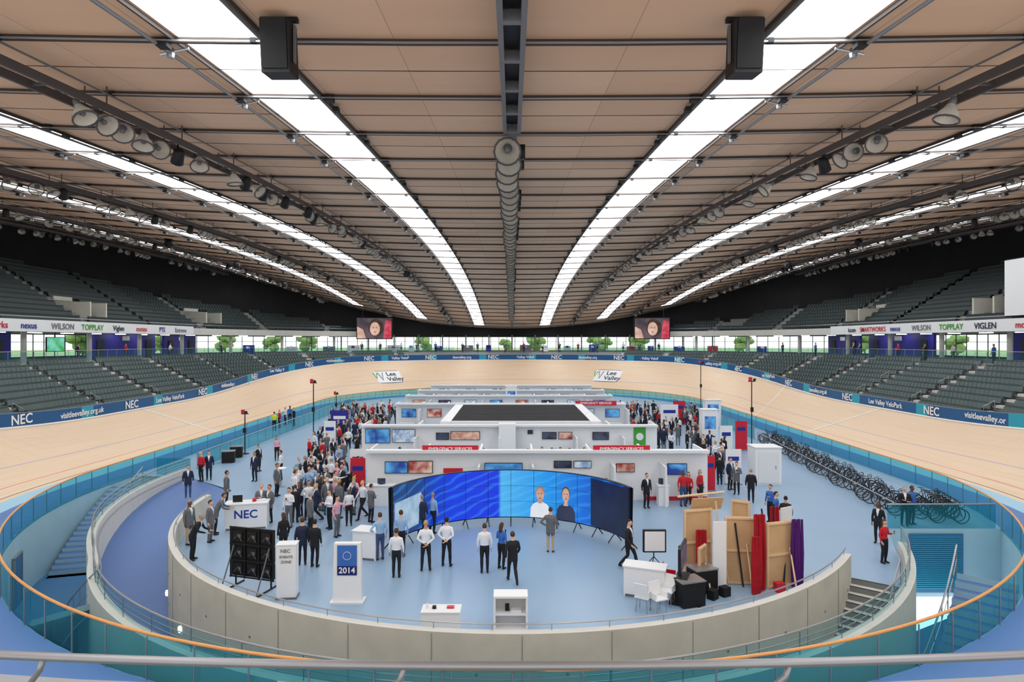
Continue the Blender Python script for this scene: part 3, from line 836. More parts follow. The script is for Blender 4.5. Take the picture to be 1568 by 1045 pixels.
for (yy,u0,u1,h,n,sg) in ((56.5,607,957,2.6,9,(880,942)),(65,622,937,2.6,8,None),(72,640,925,2.6,7,None),(80,660,905,2.6,6,None)):
    E=empty('exhibition_stand'); mb=MB(); x0,x1=px(u0,yy),px(u1,yy)
    mb.box(((x0+x1)/2,yy,h/2),(x1-x0,.12,h),WHITE); mb.box(((x0+x1)/2,yy-.3,h),(x1-x0,.6,.14),WHITE2)
    for k in range(n+1):
        x=x0+(x1-x0)*k/n
        mb.box((x,yy+1,h/2),(.1,2.0,h),WHITE); 
        if k%2: mb.box((x,yy-1,h/2*.85),(.1,2.0,h*.85),WHITE)
        if k<n:
            xm=x+(x1-x0)/n/2
            tv(mb,xm,yy-.12,1.75,1.3,.75,[SB,SR,SD,SW][(k+int(yy))%4])
            if k%2==0: mb.box((xm,yy-1.1,.5),(1.4,.5,1.0),WHITE2)
    if sg: 
        mb.box((px((sg[0]+sg[1])/2,yy),yy-.65,2.7),(px(sg[1],yy)-px(sg[0],yy),.1,.42),RED)
    mb.obj('stand_walls',E)
    if sg: text('EMERGENCY SERVICES',.28,frameM((px(911,yy),yy-.71,2.7),(1,0,0),(0,0,1)),TXT,E)
for (u,w,h,yy) in ((783,1.2,3.3,68.4),(1090,1.5,2.6,60),(1085,1.2,3.1,47)):
    mb=MB(); x=px(u,yy); mb.box((x,yy,h/2),(w,.8,h),WHITE); mb.box((x,yy-.42,h*.7),(w*.7,.02,h*.3),SB); mb.box((x,yy,h+.03),(w+.1,.9,.06),WHITE2); mb.obj('display_tower')
E=empty('white_display_cabin'); x,y=gp(1177,742); mb=MB()
mb.box((x,y+.6,1.05),(1.5,1.2,2.1),WHITE); mb.box((x,y+.6,2.13),(1.6,1.3,.06),WHITE2); mb.box((x,y-.02,1.0),(1.2,.03,1.8),WHITE2); mb.box((x+.4,y-.04,1.0),(.04,.04,.2),STEEL); mb.obj('cabin',E)
for (u,v,w,h,m) in ((1123,742,.9,2.0,WHITE),(1088,752,.5,1.9,RED),(548,745,.9,2.1,WHITE),(548,760,.8,2.0,RED),(1112,700,.9,2.2,WHITE),(1135,690,.9,2.2,RED),(505,690,.9,2.2,WHITE),(520,670,1.5,2.3,NAVY),(1025,660,1.6,2.4,WHITE),(1040,650,1.2,2.3,RED)):
    x,y=gp(u,v); mb=MB(); mb.box((0,0,h/2+.05),(w,.03,h),m); mb.box((0,0,.04),(w+.05,.25,.08),STEEL); mb.box((0,-.02,h*.75),(w*.7,.02,h*.12),TXTB if m!=NAVY else TXT); mb.tube([(0,.05,0),(0,.05,h)],.015,STEEL,6)
    mb.obj('pull_up_banner',None,loc=(x,y,0))
LC=Vector((-.05,23.1,0)); LRr=4.95
def lw(deg,z,o=0.0): a=math.radians(deg); r=LRr-o; return Vector((LC.x+r*math.sin(a),LC.y+r*math.cos(a),z))
def led_mat():
    m=bpy.data.materials.new('led_blue_picture'); m.use_nodes=True
    nt=m.node_tree;N=nt.nodes;L=nt.links;b=N['Principled BSDF']; b.inputs['Base Color'].default_value=(.01,.01,.02,1); b.inputs['Roughness'].default_value=.3
    uv=N.new('ShaderNodeUVMap'); sp=N.new('ShaderNodeSeparateXYZ'); L.new(uv.outputs[0],sp.inputs[0])
    r=N.new('ShaderNodeValToRGB'); cr=r.color_ramp
    cr.elements[0].position=0; cr.elements[0].color=rgb((30,60,110)); cr.elements[1].position=1; cr.elements[1].color=rgb((8,30,80))
    for p,c in ((.14,(30,64,130)),(.2,(12,60,190)),(.28,(6,56,225)),(.455,(4,50,225)),(.465,(80,180,240)),(.62,(30,150,235)),(.78,(15,105,215))):
        e=cr.elements.new(p); e.color=rgb(c)
    L.new(sp.outputs[0],r.inputs[0])
    mp=N.new('ShaderNodeMapping'); mp.inputs['Scale'].default_value=(8,3,1); mp.inputs['Rotation'].default_value=(0,0,.9); L.new(uv.outputs[0],mp.inputs[0])
    w=N.new('ShaderNodeTexWave'); w.inputs['Scale'].default_value=.7; w.inputs['Distortion'].default_value=7; w.inputs['Detail'].default_value=2; L.new(mp.outputs[0],w.inputs['Vector'])
    mx=N.new('ShaderNodeMix'); mx.data_type='RGBA'; mx.blend_type='SCREEN'; L.new(r.outputs[0],mx.inputs[6])
    mu=N.new('ShaderNodeMath'); mu.operation='POWER'; mu.inputs[1].default_value=5; L.new(w.outputs['Fac'],mu.inputs[0])
    mx.inputs[0].default_value=.35
    cc=N.new('ShaderNodeMix'); cc.data_type='RGBA'; cc.inputs[6].default_value=(0,0,0,1); cc.inputs[7].default_value=rgb((60,150,235)); L.new(mu.outputs[0],cc.inputs[0])
    L.new(cc.outputs[2],mx.inputs[7]); L.new(mx.outputs[2],b.inputs['Emission Color']); b.inputs['Emission Strength'].default_value=.95
    return m
LEDM=led_mat()
E=empty('curved_led_video_wall'); mb=MB(); uvs=[]; Z0,Z1=.36,2.45; n=60
for i in range(n):
    a=-72+144*i/n; b=-72+144*(i+1)/n
    mb.quad([lw(a,Z0),lw(b,Z0),lw(b,Z1),lw(a,Z1)],LEDM); uvs+=[(i/n,0),((i+1)/n,0),((i+1)/n,1),(i/n,1)]
o=mb.obj('led_screen',E); l=o.data.uv_layers.new(name='UVMap')
for i,t in enumerate(uvs): l.data[i].uv=t
mb=MB()
for i in range(n):
    a=-72+144*i/n; b=-72+144*(i+1)/n
    mb.quad([lw(a,Z0-.03,-.12),lw(b,Z0-.03,-.12),lw(b,Z1+.03,-.12),lw(a,Z1+.03,-.12)],BLACK)
    for z in (Z0-.03,Z1+.03): mb.quad([lw(a,z,.02),lw(b,z,.02),lw(b,z,-.12),lw(a,z,-.12)],BLACK)
for k in range(13):
    a=-72+12*k; mb.tube([lw(a,Z0,.004),lw(a,Z1,.004)],.008 if 0<k<12 else .04,BLACK,4)
    mb.tube([lw(a,0.02,-.35),lw(a,.3,-.1),lw(a,Z1,-.15)],.025,BLACK,6); mb.tube([lw(a,.02,.35),lw(a,.36,.02)],.02,BLACK,6)
for z in (Z0+.7,Z0+1.4): mb.tube([lw(-72+3*k,z,.004) for k in range(49)],.006,BLACK,4)
mb.obj('led_frame',E)
SKN=emis('picture_skin',(205,150,125),(225,178,155),.85,2); WSH=emis('picture_white_shirt',(225,230,240),(240,240,245),.9,1); SUI=emis('picture_suit',(35,45,70),(50,62,95),.6,1); BLD=emis('picture_blonde',(170,125,80),(200,160,105),.8,2)
HRB=emis('picture_brown_hair',(80,60,50),(110,85,70),.7,2)
PDK=emis('picture_dark_ui',(8,20,50),(14,35,80),.7,1); PLB=emis('picture_light_ui',(150,185,215),(190,215,235),.8,2); PTX=emis('picture_yellow',(200,180,50),(220,200,80),.8,1)
mb=MB()
def lp(pts,m,o): mb.quad([lw(a,z,o) for a,z in pts],m)
def le(ca,cz,ra,rz,m,o): lp([(ca+ra*math.cos(2*math.pi*t/18),cz+rz*math.sin(2*math.pi*t/18)) for t in range(18)],m,o)
for ca,hc,suit,k in ((15.5,BLD,False,1.0),(29.5,HRB,True,1.06)):
    lp([(ca-5.4,.37),(ca+5.4,.37),(ca+5.0,.8),(ca+3.8,.97),(ca+1.2,1.08),(ca-1.2,1.08),(ca-3.8,.97),(ca-5.0,.8)],SUI if suit else WSH,.012)
    lp([(ca-.9,.37),(ca+.9,.37),(ca+1.4,1.06),(ca-1.4,1.06)],WSH if suit else PTX,.016)
    lp([(ca-.9,.98),(ca+.9,.98),(ca+.9,1.25),(ca-.9,1.25)],SKN,.018)
    le(ca,1.47*k,2.3,.31,hc,.02); le(ca,1.40*k,2.0,.31,SKN,.024)
    for e in (-.8,.8): le(ca+e,1.45*k,.3,.025,SUI,.03)
    le(ca,1.24*k,.6,.02,HRB,.03); lp([(ca-.15,1.32*k),(ca+.25,1.32*k),(ca,1.43*k)],BLD,.03)
lp([(44,.4),(71,.4),(71,2.42),(44,2.42)],PDK,.012)
lp([(46.5,.75),(67,.7),(67,2.15),(46.5,2.1)],emis('picture_navy_ui',(10,40,95),(25,60,125),.7,2),.016)
for k in range(4): lp([(48+4.6*k,1.1),(50.6+4.6*k,1.1),(50.6+4.6*k,1.9),(48+4.6*k,1.9)],PLB if k%2 else SB,.02)
lp([(-70,.5),(-52,.6),(-50,1.9),(-70,1.8)],PLB,.014); lp([(-68,.8),(-55,.85),(-54,1.6),(-68,1.55)],PDK,.02)
lp([(-66,1.0),(-60,1.0),(-60,1.4),(-66,1.4)],WSH,.026)
mb.obj('picture_content',E)
def counter(name,x,y,w,d,h,rot,txt=None,tc=TXTB,size=.4):
    E=empty(name,(x,y,0),rot); mb=MB(); mb.box((0,0,h/2),(w,d,h),WHITE); mb.box((0,0,h+.02),(w+.08,d+.08,.04),WHITE2); mb.box((0,-.01,.04),(w-.1,d,.08),GREYMET); mb.obj('counter_body',E)
    if txt: text(txt,size,frameM((0,-d/2-.01,h*.6),(1,0,0),(0,0,1)),tc,E)
    return E
x,y=gp(370,811); E=counter('reception_counter',x+.1,y+.35,1.75,.7,1.1,.22,'NEC',TXTB,.5)
mb=MB(); mb.box((-.4,0,1.3),(.4,.03,.3),BLACK); mb.box((.3,0,1.2),(.15,.15,.15),RED); mb.box((.6,.1,1.17),(.3,.2,.06),WHITE2); mb.obj('counter_items',E)
x,y=gp(561,857); counter('white_plinth_counter',x,y+.3,.95,.7,1.05,-.25)
for u,v in ((505,765),(430,745),(470,790)):
    x,y=gp(u,v); mb=MB(); mb.revolve([(.0,1.03),(.32,1.03),(.32,1.06),(0,1.06)],(0,0,0),WHITE,18); mb.tube([(0,0,0),(0,0,1.03)],.03,STEEL,8); mb.revolve([(.25,0),(.25,.02),(0,.03)],(0,0,0),STEEL,16); mb.obj('bistro_table',None,loc=(x,y,0))
E=empty('video_wall_display',(px(388,20.9),20.9,0),-.28); mb=MB()
for i in range(3):
    for j in range(3):
        mb.box((-.56+.56*i,0,.62+.55*j),(.54,.08,.53),BLACK); mb.box((-.56+.56*i,-.06,.62+.55*j),(.36,.05,.34),RUBBER); mb.box((-.56+.56*i+.08,-.1,.62+.55*j),(.1,.03,.1),GREYMET)
        mb.tube([(-.7+.56*i,-.1,.5+.55*j),(-.5+.56*i,-.14,.7+.55*j),(-.4+.56*i,-.1,.45+.55*j)],.008,STEEL,5)
for x in (-.84,-.28,.28,.84): mb.box((x,-.08,1.15),(.04,.05,1.7),RUBBER)
for z in (.34,.9,1.45,2.0): mb.box((0,-.09,z),(1.75,.04,.04),RUBBER)
for x in (-.7,.7): mb.tube([(x,-.1,1.4),(x,-.75,.02)],.025,GREYMET,6); mb.tube([(x,-.9,.02),(x,.4,.02)],.03,BLACK,6); mb.tube([(x,0,.02),(x,0,.4)],.03,BLACK,6)
mb.obj('display_frame',E)
x,y=gp(432,925); mb=MB(); mb.revolve([(.0,.28),(.12,.26),(.2,.15),(.2,.03),(.12,0)],(0,0,0),BLACK,16); mb.obj('cable_drum',None,loc=(x,18.7,0))
x,y=gp(437,918); E=empty('exhibition_pillar',(x,y+.2,0),.1); mb=MB(); mb.box((0,0,.86),(.6,.4,1.72),WHITE); mb.box((0,0,1.74),(.64,.44,.04),WHITE2); mb.box((0,0,.03),(.66,.46,.06),GREYMET); mb.obj('pillar_body',E)
text('NEC',.16,frameM((-.02,-.21,1.55),(1,0,0),(0,0,1)),TXTG,E); text('EVENTS',.12,frameM((0,-.21,1.36),(1,0,0),(0,0,1)),TXTG,E); text('ZONE',.12,frameM((0,-.21,1.2),(1,0,0),(0,0,1)),TXTG,E)
x,y=gp(531,924); E=empty('welcome_totem',(x,y+.15,0),0); mb=MB()
mb.quad([(-.46,-.12,.05),(.46,-.12,.05),(.42,-.1,1.88),(-.42,-.1,1.88)],WHITE); mb.quad([(.46,.12,.05),(-.46,.12,.05),(-.42,.1,1.88),(.42,.1,1.88)],WHITE)
for e in (-1,1): mb.quad([(e*.46,-.12,.05),(e*.46,.12,.05),(e*.42,.1,1.88),(e*.42,-.1,1.88)],WHITE2)
mb.quad([(-.42,-.1,1.88),(.42,-.1,1.88),(.42,.1,1.88),(-.42,.1,1.88)],WHITE2); mb.box((0,0,.03),(1.05,.5,.06),WHITE2)
mb.box((0,-.125,1.35),(.62,.01,.95),mat('totem_blue_print',(60,110,190),.4,var=.35,scale=1.2)); mb.box((0,-.13,1.03),(.62,.01,.28),mat('totem_navy_print',(25,35,100),.4,var=.1))
mb.revolve([(.12,0),(.13,0),(.13,.01),(.12,.01)],(0,-.132,1.5),TXT,20,Matrix.Rotation(math.pi/2,3,'X'),False)
mb.obj('totem_body',E); text('2014',.26,frameM((0,-.14,1.03),(1,0,0),(0,0,1)),TXT,E)
y=17.9; x=px(782,y); mb=MB()
for e in (-1,1): mb.box((e*.46,0,.5),(.06,.5,1.0),WHITE)
mb.box((0,0,1.0),(.98,.52,.06),WHITE); mb.box((0,0,.5),(.9,.48,.05),WHITE); mb.box((0,.22,.5),(.9,.03,1.0),WHITE2); mb.box((0,0,.06),(.9,.48,.06),WHITE)
mb.box((.15,-.05,.56),(.3,.2,.06),WHITE2); mb.box((-.1,0,.62),(.12,.1,.18),RUBBER); mb.obj('shelf_cabinet',None,loc=(x,y,0))
y=17.4; x=px(676,y); mb=MB(); mb.box((0,0,.38),(1.05,.5,.76),WHITE); mb.box((0,0,.78),(1.1,.55,.04),WHITE2); mb.box((-.2,0,.83),(.1,.1,.08),BLACK); mb.box((.25,.05,.82),(.2,.15,.03),RED); mb.revolve([(.03,0),(.035,.12),(.0,.12)],(-.4,0,.8),WHITE,8); mb.obj('white_display_table',None,loc=(x,y,0))
x,y=gp(1000,925); counter('white_display_table',x-.1,y+.7,1.3,.6,.95,-.35)
def chair(x,y,rot,m):
    mb=MB(); 
    for ex in (-.18,.18):
        for ey in (-.18,.18): mb.tube([(ex*.8,ey*.8,.44),(ex,ey,0)],.014,STEEL,6)
    mb.box((0,0,.45),(.44,.42,.035),m); mb.box((0,.2,.68),(.42,.03,.42),m,0,Matrix.Rotation(-.15,3,'X'))
    for e in (-.2,.2): mb.box((e,0,.55),(.02,.36,.18),m)
    mb.obj('side_chair',None,loc=(x,y,0),rot=rot)
for (u,v,r,m) in ((985,935,2.6,WHITE),(1008,938,.4,WHITE),(1025,905,1.2,RED),(1022,925,-.6,WHITE)):
    x,y=gp(u,v); chair(x,y,r,m)
E=empty('television_on_stand',(px(1045,19.8),19.8,0),1.15); mb=MB(); mb.box((0,0,1.45),(1.25,.08,.75),BLACK); mb.box((0,-.045,1.45),(1.18,.01,.68),SD); mb.box((0,.08,.9),(.12,.08,1.7),BLACK); mb.box((0,.05,.05),(.9,.6,.1),BLACK); mb.box((0,0,.8),(.7,.4,.04),BLACK)
mb.box((.1,0,.3),(.5,.3,.4),BLACK); mb.obj('tv_body',E)
E=empty('studio_softbox_light',(px(1002,22.2),22.2,0),0); mb=MB(); zc=pz(828,22.2); mb.box((0,0,zc),(.82,.12,.8),BLACK); mb.box((0,-.065,zc),(.72,.01,.7),WHITE)
mb.tube([(0,.1,zc),(0,.1,.5)],.02,BLACK,6)
for a in (0,2.1,4.2): mb.tube([(0,.1,.55),(.5*math.cos(a),.1+.5*math.sin(a),.0)],.015,BLACK,6)
mb.obj('softbox',E)
E=empty('stage_set_flats'); mb=MB()
def flat(u0,u1,y,h,m,rot=0,batt=True):
    x=(px(u0,y)+px(u1,y))/2; w=px(u1,y)-px(u0,y); M=Matrix.Rotation(rot,3,'Z')
    def bx(dx,dy,z,sx,sy,sz,mm): 
        q=M@Vector((dx,dy,0)); mb.box((x+q.x,y+q.y,z),(sx,sy,sz),mm,rot)
    bx(0,0,h/2,w,.03,h,m)
    if batt:
        for e in (-1,1): bx(e*(w/2-.04),-.04,h/2,.07,.05,h,TIMB)
        for z in (.05,h*.5,h-.05): bx(0,-.045,z,w,.05,.07,TIMB)
        mb.tube([(x+w*.2,y-.05,h*.6),(x+w*.1,y-.9,.02)],.03,TIMB,5)
flat(1044,1092,22.0,2.35,PLY,.25); flat(1092,1112,20.6,2.3,WHITE,0,False); flat(1110,1156,21.2,2.3,PLY,-.1); flat(1156,1168,20.8,2.45,CURT,0,False)
flat(1168,1226,21.0,2.2,PLY,.3); flat(1060,1088,20.9,1.4,PLY,.9); flat(1120,1148,22.6,2.5,PLY,-.5)
for u,y,h,m,w in ((1073,21.7,1.7,CURT,.3),(1162,20.6,2.55,CURT,.3),(1157,20.3,1.9,CURT,.2),(1220,20.9,2.3,PURP,.3),(1185,22.1,2.4,CURT,.25)):
    x=px(u,y)
    for k in range(5): mb.tube([(x-w/2+w*k/4,y-.05+.04*(k%2),h),(x-w/2+w*k/4+R.uniform(-.04,.04),y-.07,h*.5),(x-w/2+w*k/4,y-.05,.05)],[.04,.06,.05],m,7)
for k in range(9):
    y=R.uniform(20.8,22); x=R.uniform(6.0,9.3); mb.tube([(x,y,.02),(x+R.uniform(-.5,.5),y+.3,R.uniform(1.6,2.7))],.03,TIMB if k%2 else BLACK,5)
for k in range(8): mb.box((R.uniform(5.4,9.0),R.uniform(19.6,20.6),.15),(.3,.25,.3),R.choice([BLACK,RUBBER,GREYMET,RED]),R.random())
mb.tube([(5.9,22.1,2.75),(7.6,22.2,2.9)],.04,TIMB,6); mb.box((7.0,22.3,2.45),(1.2,.04,.5),PLY,.2,Matrix.Rotation(.4,3,'X')); mb.box((9.9,22.4,1.9),(.6,.04,.8),WHITE2,.5)
mb.obj('flats',E)
E=empty('equipment_case'); mb=MB()
for (u,v) in ((350,708),(362,700),(540,745),(1075,905),(1055,925)):
    x,y=gp(u,v); mb.box((x,y,.4),(.8,.6,.75),RUBBER,.3); mb.box((x,y,.79),(.84,.64,.04),STEEL,.3)
    for e in (-.25,.25): mb.tube([(x+e,y-.28,0),(x+e,y-.28,.06)],.04,BLACK,8)
mb.obj('case_shell',E)
for (u,v,h) in ((480,686,5.0),(1151,690,5.2),(1073,640,5.8),(375,695,2.9),(515,642,2.6)):
    x,y=gp(u,v); mb=MB(); mb.tube([(0,0,0),(0,0,h)],.04,BLACK,8); mb.revolve([(.3,0),(.3,.04),(0,.06)],(0,0,0),BLACK,14)
    mb.box((0,0,h+.05),(.5,.1,.07),BLACK); mb.box((-.12,-.05,h+.22),(.2,.2,.28),RED); mb.revolve([(0,0),(.1,0),(.1,.12),(0,.12)],(.15,-.1,h+.18),BLACK,10,Matrix.Rotation(math.pi/2,3,'X')); mb.box((0,-.06,h*.6),(.2,.12,.35),BLACK)
    mb.obj('signal_lamp_post',None,loc=(x,y,0))
def bike_mesh():
    mb=MB(); BF=mat('bike_frame_black',(30,30,34),.3,.2,var=.05); SP=mat('bike_spokes',(150,150,155),.3,.8)
    for cx in (-.5,.5):
        pts=[(cx+.33*math.cos(a),0,.34+.33*math.sin(a)) for a in [2*math.pi*k/20 for k in range(21)]]
        mb.tube(pts,.017,RUBBER,6,False)
        pts=[(cx+.305*math.cos(a),0,.34+.305*math.sin(a)) for a in [2*math.pi*k/20 for k in range(21)]]
        mb.tube(pts,.01,SP,4,False)
        for k in range(10): a=2*math.pi*k/10; mb.tube([(cx,0,.34),(cx+.3*math.cos(a),0,.34+.3*math.sin(a))],.0035,SP,3,False)
        mb.tube([(cx,-.05,.34),(cx,.05,.34)],.022,SP,8)
    bb=(-.06,0,.3); st=(-.2,0,.8); hd=(.34,0,.86); hl=(.38,0,.72); re=(-.5,0,.34)
    for a,b,r in ((bb,st,.017),(bb,hl,.021),(st,hd,.017),(hd,hl,.022)): mb.tube([a,b],r,BF,8)
    for e in (-.05,.05):
        mb.tube([bb,(-.5,e,.34)],.01,BF,6); mb.tube([st,(-.5,e,.34)],.009,BF,6); mb.tube([hl,(.42,e,.6),(.5,e,.34)],.012,BF,6)
    mb.tube([st,(-.23,0,.93)],.014,SP,6); mb.tube([(-.36,0,.955),(-.25,0,.95),(-.08,0,.94)],[(.07,.02),(.06,.02),(.018,.015)],BF,8)
    mb.tube([hd,(.33,0,.93),(.42,0,.95)],.014,BF,6)
    mb.tube([(.42,-.2,.95),(.42,.2,.95)],.013,BF,6)
    for e in (-.2,.2): mb.tube([(.42,e,.95),(.5,e,.94),(.53,e,.87),(.48,e,.81),(.4,e,.81)],.014,RUBBER,6)
    mb.revolve([(0,-.01),(.09,-.01),(.09,.01),(0,.01)],bb,SP,14,Matrix.Rotation(math.pi/2,3,'X'))
    mb.tube([(-.06,.04,.3),(.05,.06,.17),(.05,.12,.17)],.01,SP,5); mb.tube([(-.06,-.04,.3),(-.17,-.06,.43),(-.17,-.12,.43)],.01,SP,5)
    return mb.mesh('bicycle',False)
bm_=bike_mesh()
for k in range(40):
    t=k/39; y=29.2+t*22; x=18.6+ (y-29)*.11+ .2*math.sin(k)
    o=bpy.data.objects.new('bicycle',bm_); COL.objects.link(o); o.location=(x,y,0); o.rotation_euler=(R.uniform(-.08,.08),0,math.radians(-28)+R.uniform(-.12,.12))
for k in range(9):
    o=bpy.data.objects.new('bicycle',bm_); COL.objects.link(o); o.location=(19.9+.1*k,28.2+.35*k,0); o.rotation_euler=(0,0,R.uniform(-.5,.1))
mb=MB()
x0,y0,x1,y1=17.9,29,20.4,51.5
mb.tube([(x0,y0,.72),(x1,y1,.72)],.03,STEEL,6)
for t in range(12): xx=x0+(x1-x0)*t/11; yy=y0+(y1-y0)*t/11; mb.tube([(xx,yy,0),(xx,yy,.72)],.025,STEEL,6)
mb.obj('bicycle_rack')
# ------------------------------------------------------------------ people
SKIN=[mat('skin_light',(224,180,155),.55,var=.05),mat('skin_tan',(200,150,120),.55,var=.05),mat('skin_dark',(110,75,55),.55,var=.05)]
HAIR=[mat('hair_black',(25,20,18),.6),mat('hair_brown',(75,50,32),.6),mat('hair_grey',(150,148,145),.6),mat('hair_blond',(190,155,95),.6)]
TOPS={'w':mat('shirt_white',(232,235,240),.8,var=.05,scale=8),'k':mat('suit_black',(30,31,36),.8,var=.1,scale=8),'n':mat('suit_navy',(36,44,70),.8,var=.1,scale=8),'b':mat('shirt_blue',(60,110,190),.8,var=.06,scale=8),
 'l':mat('shirt_lightblue',(150,185,220),.8,var=.05,scale=8),'g':mat('jacket_grey',(105,108,112),.8,var=.1,scale=8),'r':mat('tshirt_red',(200,35,45),.8,var=.06,scale=8),'p':mat('shirt_pink',(225,170,185),.8,var=.06,scale=8),'y':mat('hivis_yellow',(215,225,60),.7,var=.05,scale=8),'t':mat('shirt_beige',(190,170,140),.8,var=.06,scale=8)}
SHOE=mat('shoe_leather',(22,20,20),.4)
LIP=mat('lips',(170,95,90),.5); EYE=mat('eye_dark',(30,25,25),.3)
POSES={
 'stand':dict(a=[((.245,.03,1.12),(.25,-.03,.87)),((-.245,.03,1.12),(-.25,-.03,.87))]),
 'hips':dict(a=[((.38,.07,1.16),(.2,-.03,1.02)),((-.25,.03,1.13),(-.25,-.03,.88))]),
 'crossed':dict(a=[((.26,-.06,1.14),(-.02,-.21,1.17)),((-.26,-.06,1.14),(.04,-.24,1.13))]),
 'walk':dict(a=[((.25,.13,1.15),(.25,.1,.9)),((-.25,-.06,1.14),(-.23,-.22,.95))],l=[((.09,-.2,.52),(.09,-.30,.1)),((-.09,.0,.5),(-.09,.32,.13))]),
 'phone':dict(a=[((.25,-.02,1.14),(.12,-.28,1.24)),((-.25,.03,1.13),(-.24,-.05,.9))]),
 'behind':dict(a=[((.28,.12,1.16),(.05,.17,1.0)),((-.28,.12,1.16),(-.04,.19,.97))],l=[((.12,0,.5),(.14,.02,.09)),((-.12,0,.5),(-.14,.02,.09))]),
 'lean':dict(a=[((.26,-.32,1.14),(.2,-.56,1.06)),((-.26,-.32,1.14),(-.18,-.56,1.06))],lean=.26),
 'point':dict(a=[((.27,-.22,1.3),(.25,-.47,1.37)),((-.25,.03,1.13),(-.24,-.06,.9))]),
}
def sphere(mb,c,rx,ry,rz,m,M,seg=12,rings=9,fn=None,keep=None):
    n=len(mb.v); P=[]
    for i in range(rings+1):
        th=math.pi*i/rings
        for j in range(seg):
            a=2*math.pi*j/seg; d=Vector((math.sin(th)*math.cos(a),math.sin(th)*math.sin(a),math.cos(th)))
            if fn: d=fn(d)
            P.append(d); mb.v.append(tuple(M@(Vector(c)+Vector((d.x*rx,d.y*ry,d.z*rz)))))
    mi=mb.mi(m)
    for i in range(rings):
        for j in range(seg):
            q=(i*seg+j,(i+1)*seg+j,(i+1)*seg+(j+1)%seg,i*seg+(j+1)%seg)
            ce=(P[q[0]]+P[q[1]]+P[q[2]]+P[q[3]])/4
            if keep and not keep(ce): continue
            mb.f.append(tuple(n+k for k in q)); mb.m.append(mi)
def make_person(name,pose,female,jacket,short,hair,turn=0.0,skirt=False):
    PZ=POSES[pose]; lean=PZ.get('lean',0); mb=MB(); T=TOPS['w']
    X=Vector((1,0,0)); Yv=Vector((0,1,0))
    sw=.178 if not female else .158
    def up(z): return -lean*max(0,(z-.95))/.5
    if female: prof=[(.86,.165,.115),(.95,.17,.12),(1.04,.135,.10),(1.1,.125,.095),(1.22,.15,.12),(1.32,.155,.115),(1.39,.15,.09),(1.44,.09,.07),(1.48,.06,.06),(1.52,.052,.055),(1.58,.05,.055)]
    else: prof=[(.84,.16,.115),(.95,.165,.125),(1.05,.155,.12),(1.15,.16,.12),(1.28,.178,.13),(1.36,.182,.12),(1.41,.165,.095),(1.45,.11,.08),(1.485,.07,.068),(1.52,.06,.062),(1.58,.058,.062)]
    if jacket: prof=[(.76,.185,.135)]+[(z,rx+.012,ry+.012) if z<1.40 else (z,rx,ry) for z,rx,ry in prof]
    st=[mb.ring(Vector((0,up(z),z)),X,Yv,rx,ry,16) for z,rx,ry in prof]; mb.skin(st,16,T)
    # bones: start,end,radius,kind,is_arm
    bones=[(Vector((0,up(z0),z0)),Vector((0,up(z1),z1)),.14,'top',0) for z0,z1 in ((1.0,1.2),(1.2,1.40))]
    bones.append((Vector((0,up(1.5),1.51)),Vector((0,up(1.6),1.6)),.055,'skin',0))
    bones.append((Vector((-.05,0,.86)),Vector((.05,0,.93)),.14,'top' if jacket else 'bot',0))
    if jacket: bones.append((Vector((0,0,.78)),Vector((0,0,.9)),.19,'top',0))
    legs=PZ.get('l',[((.1,-.02,.5),(.1,.03,.09)),((-.1,-.02,.5),(-.1,.03,.09))])
    for i,(kn,an) in enumerate(legs):
        sx=1 if i==0 else -1; hip=Vector((.085*sx,0,.9)); kn=Vector(kn); an=Vector(an)
        mb.tube([hip,hip.lerp(kn,.4),kn,kn.lerp(an,.35),an],[.092,.085,.06,.062,.045],T,12)
        bones.append((hip,kn,.08,'bot',0)); bones.append((kn,an,.05,'skin' if skirt else 'bot',0))
        hl=Vector((an.x,an.y+.05,an.z-.045)); toe=Vector((an.x*1.15,an.y-.17,an.z-.055))
        mb.tube([hl,hl.lerp(toe,.5),toe],[(.038,.045),(.045,.04),(.036,.028)],T,10); bones.append((hl+Vector((0,0,-.01)),toe,.045,'shoe',0))
    if skirt:
        st=[mb.ring(Vector((0,0,z)),X,Yv,rx,ry,16) for z,rx,ry in ((.95,.165,.12),(.75,.19,.15),(.52,.18,.15))]; mb.skin(st,16,T); bones.append((Vector((0,0,.55)),Vector((0,0,.9)),.17,'bot',0))
    hands=[]
    for i,(el,wr) in enumerate(PZ['a']):
        sx=1 if i==0 else -1; sh=Vector((sx*sw,up(1.38),1.375)); el=Vector(el); wr=Vector(wr)
        if female: el=Vector((el.x*.92,el.y,el.z)); wr=Vector((wr.x*.92,wr.y,wr.z))
        k=1.1 if jacket else 1.0
        mb.tube([sh-Vector((sx*.07,0,-.015)),sh,sh.lerp(el,.4),el,el.lerp(wr,.4),wr],[.05*k,.060*k,.051*k,.042*k,.041*k,.028*k],T,10)
        bones.append((sh,el,.06,'top',1)); bones.append((el,wr,.04,'skin' if short else 'top',1))
        hands.append((wr,(wr-el).normalized(),sx))
    tmp=mb.obj('tmp')
    md=tmp.modifiers.new('r','REMESH'); md.mode='VOXEL'; md.voxel_size=.019
    m2=tmp.modifiers.new('s','SMOOTH'); m2.factor=.5; m2.iterations=4
    dg=bpy.context.evaluated_depsgraph_get(); ev=tmp.evaluated_get(dg); me=ev.to_mesh()
    out=MB(); idx={'skin':0,'top':1,'bot':2,'shoe':3,'hair':4,'acc':5}
    sl=[SKIN[0],TOPS['w'],TOPS['k'],SHOE,HAIR[0],WHITE]
    out.mats=list(sl)
    for v in me.vertices: 
        c=v.co.copy(); c.z=max(c.z,0.0); out.v.append(tuple(c))
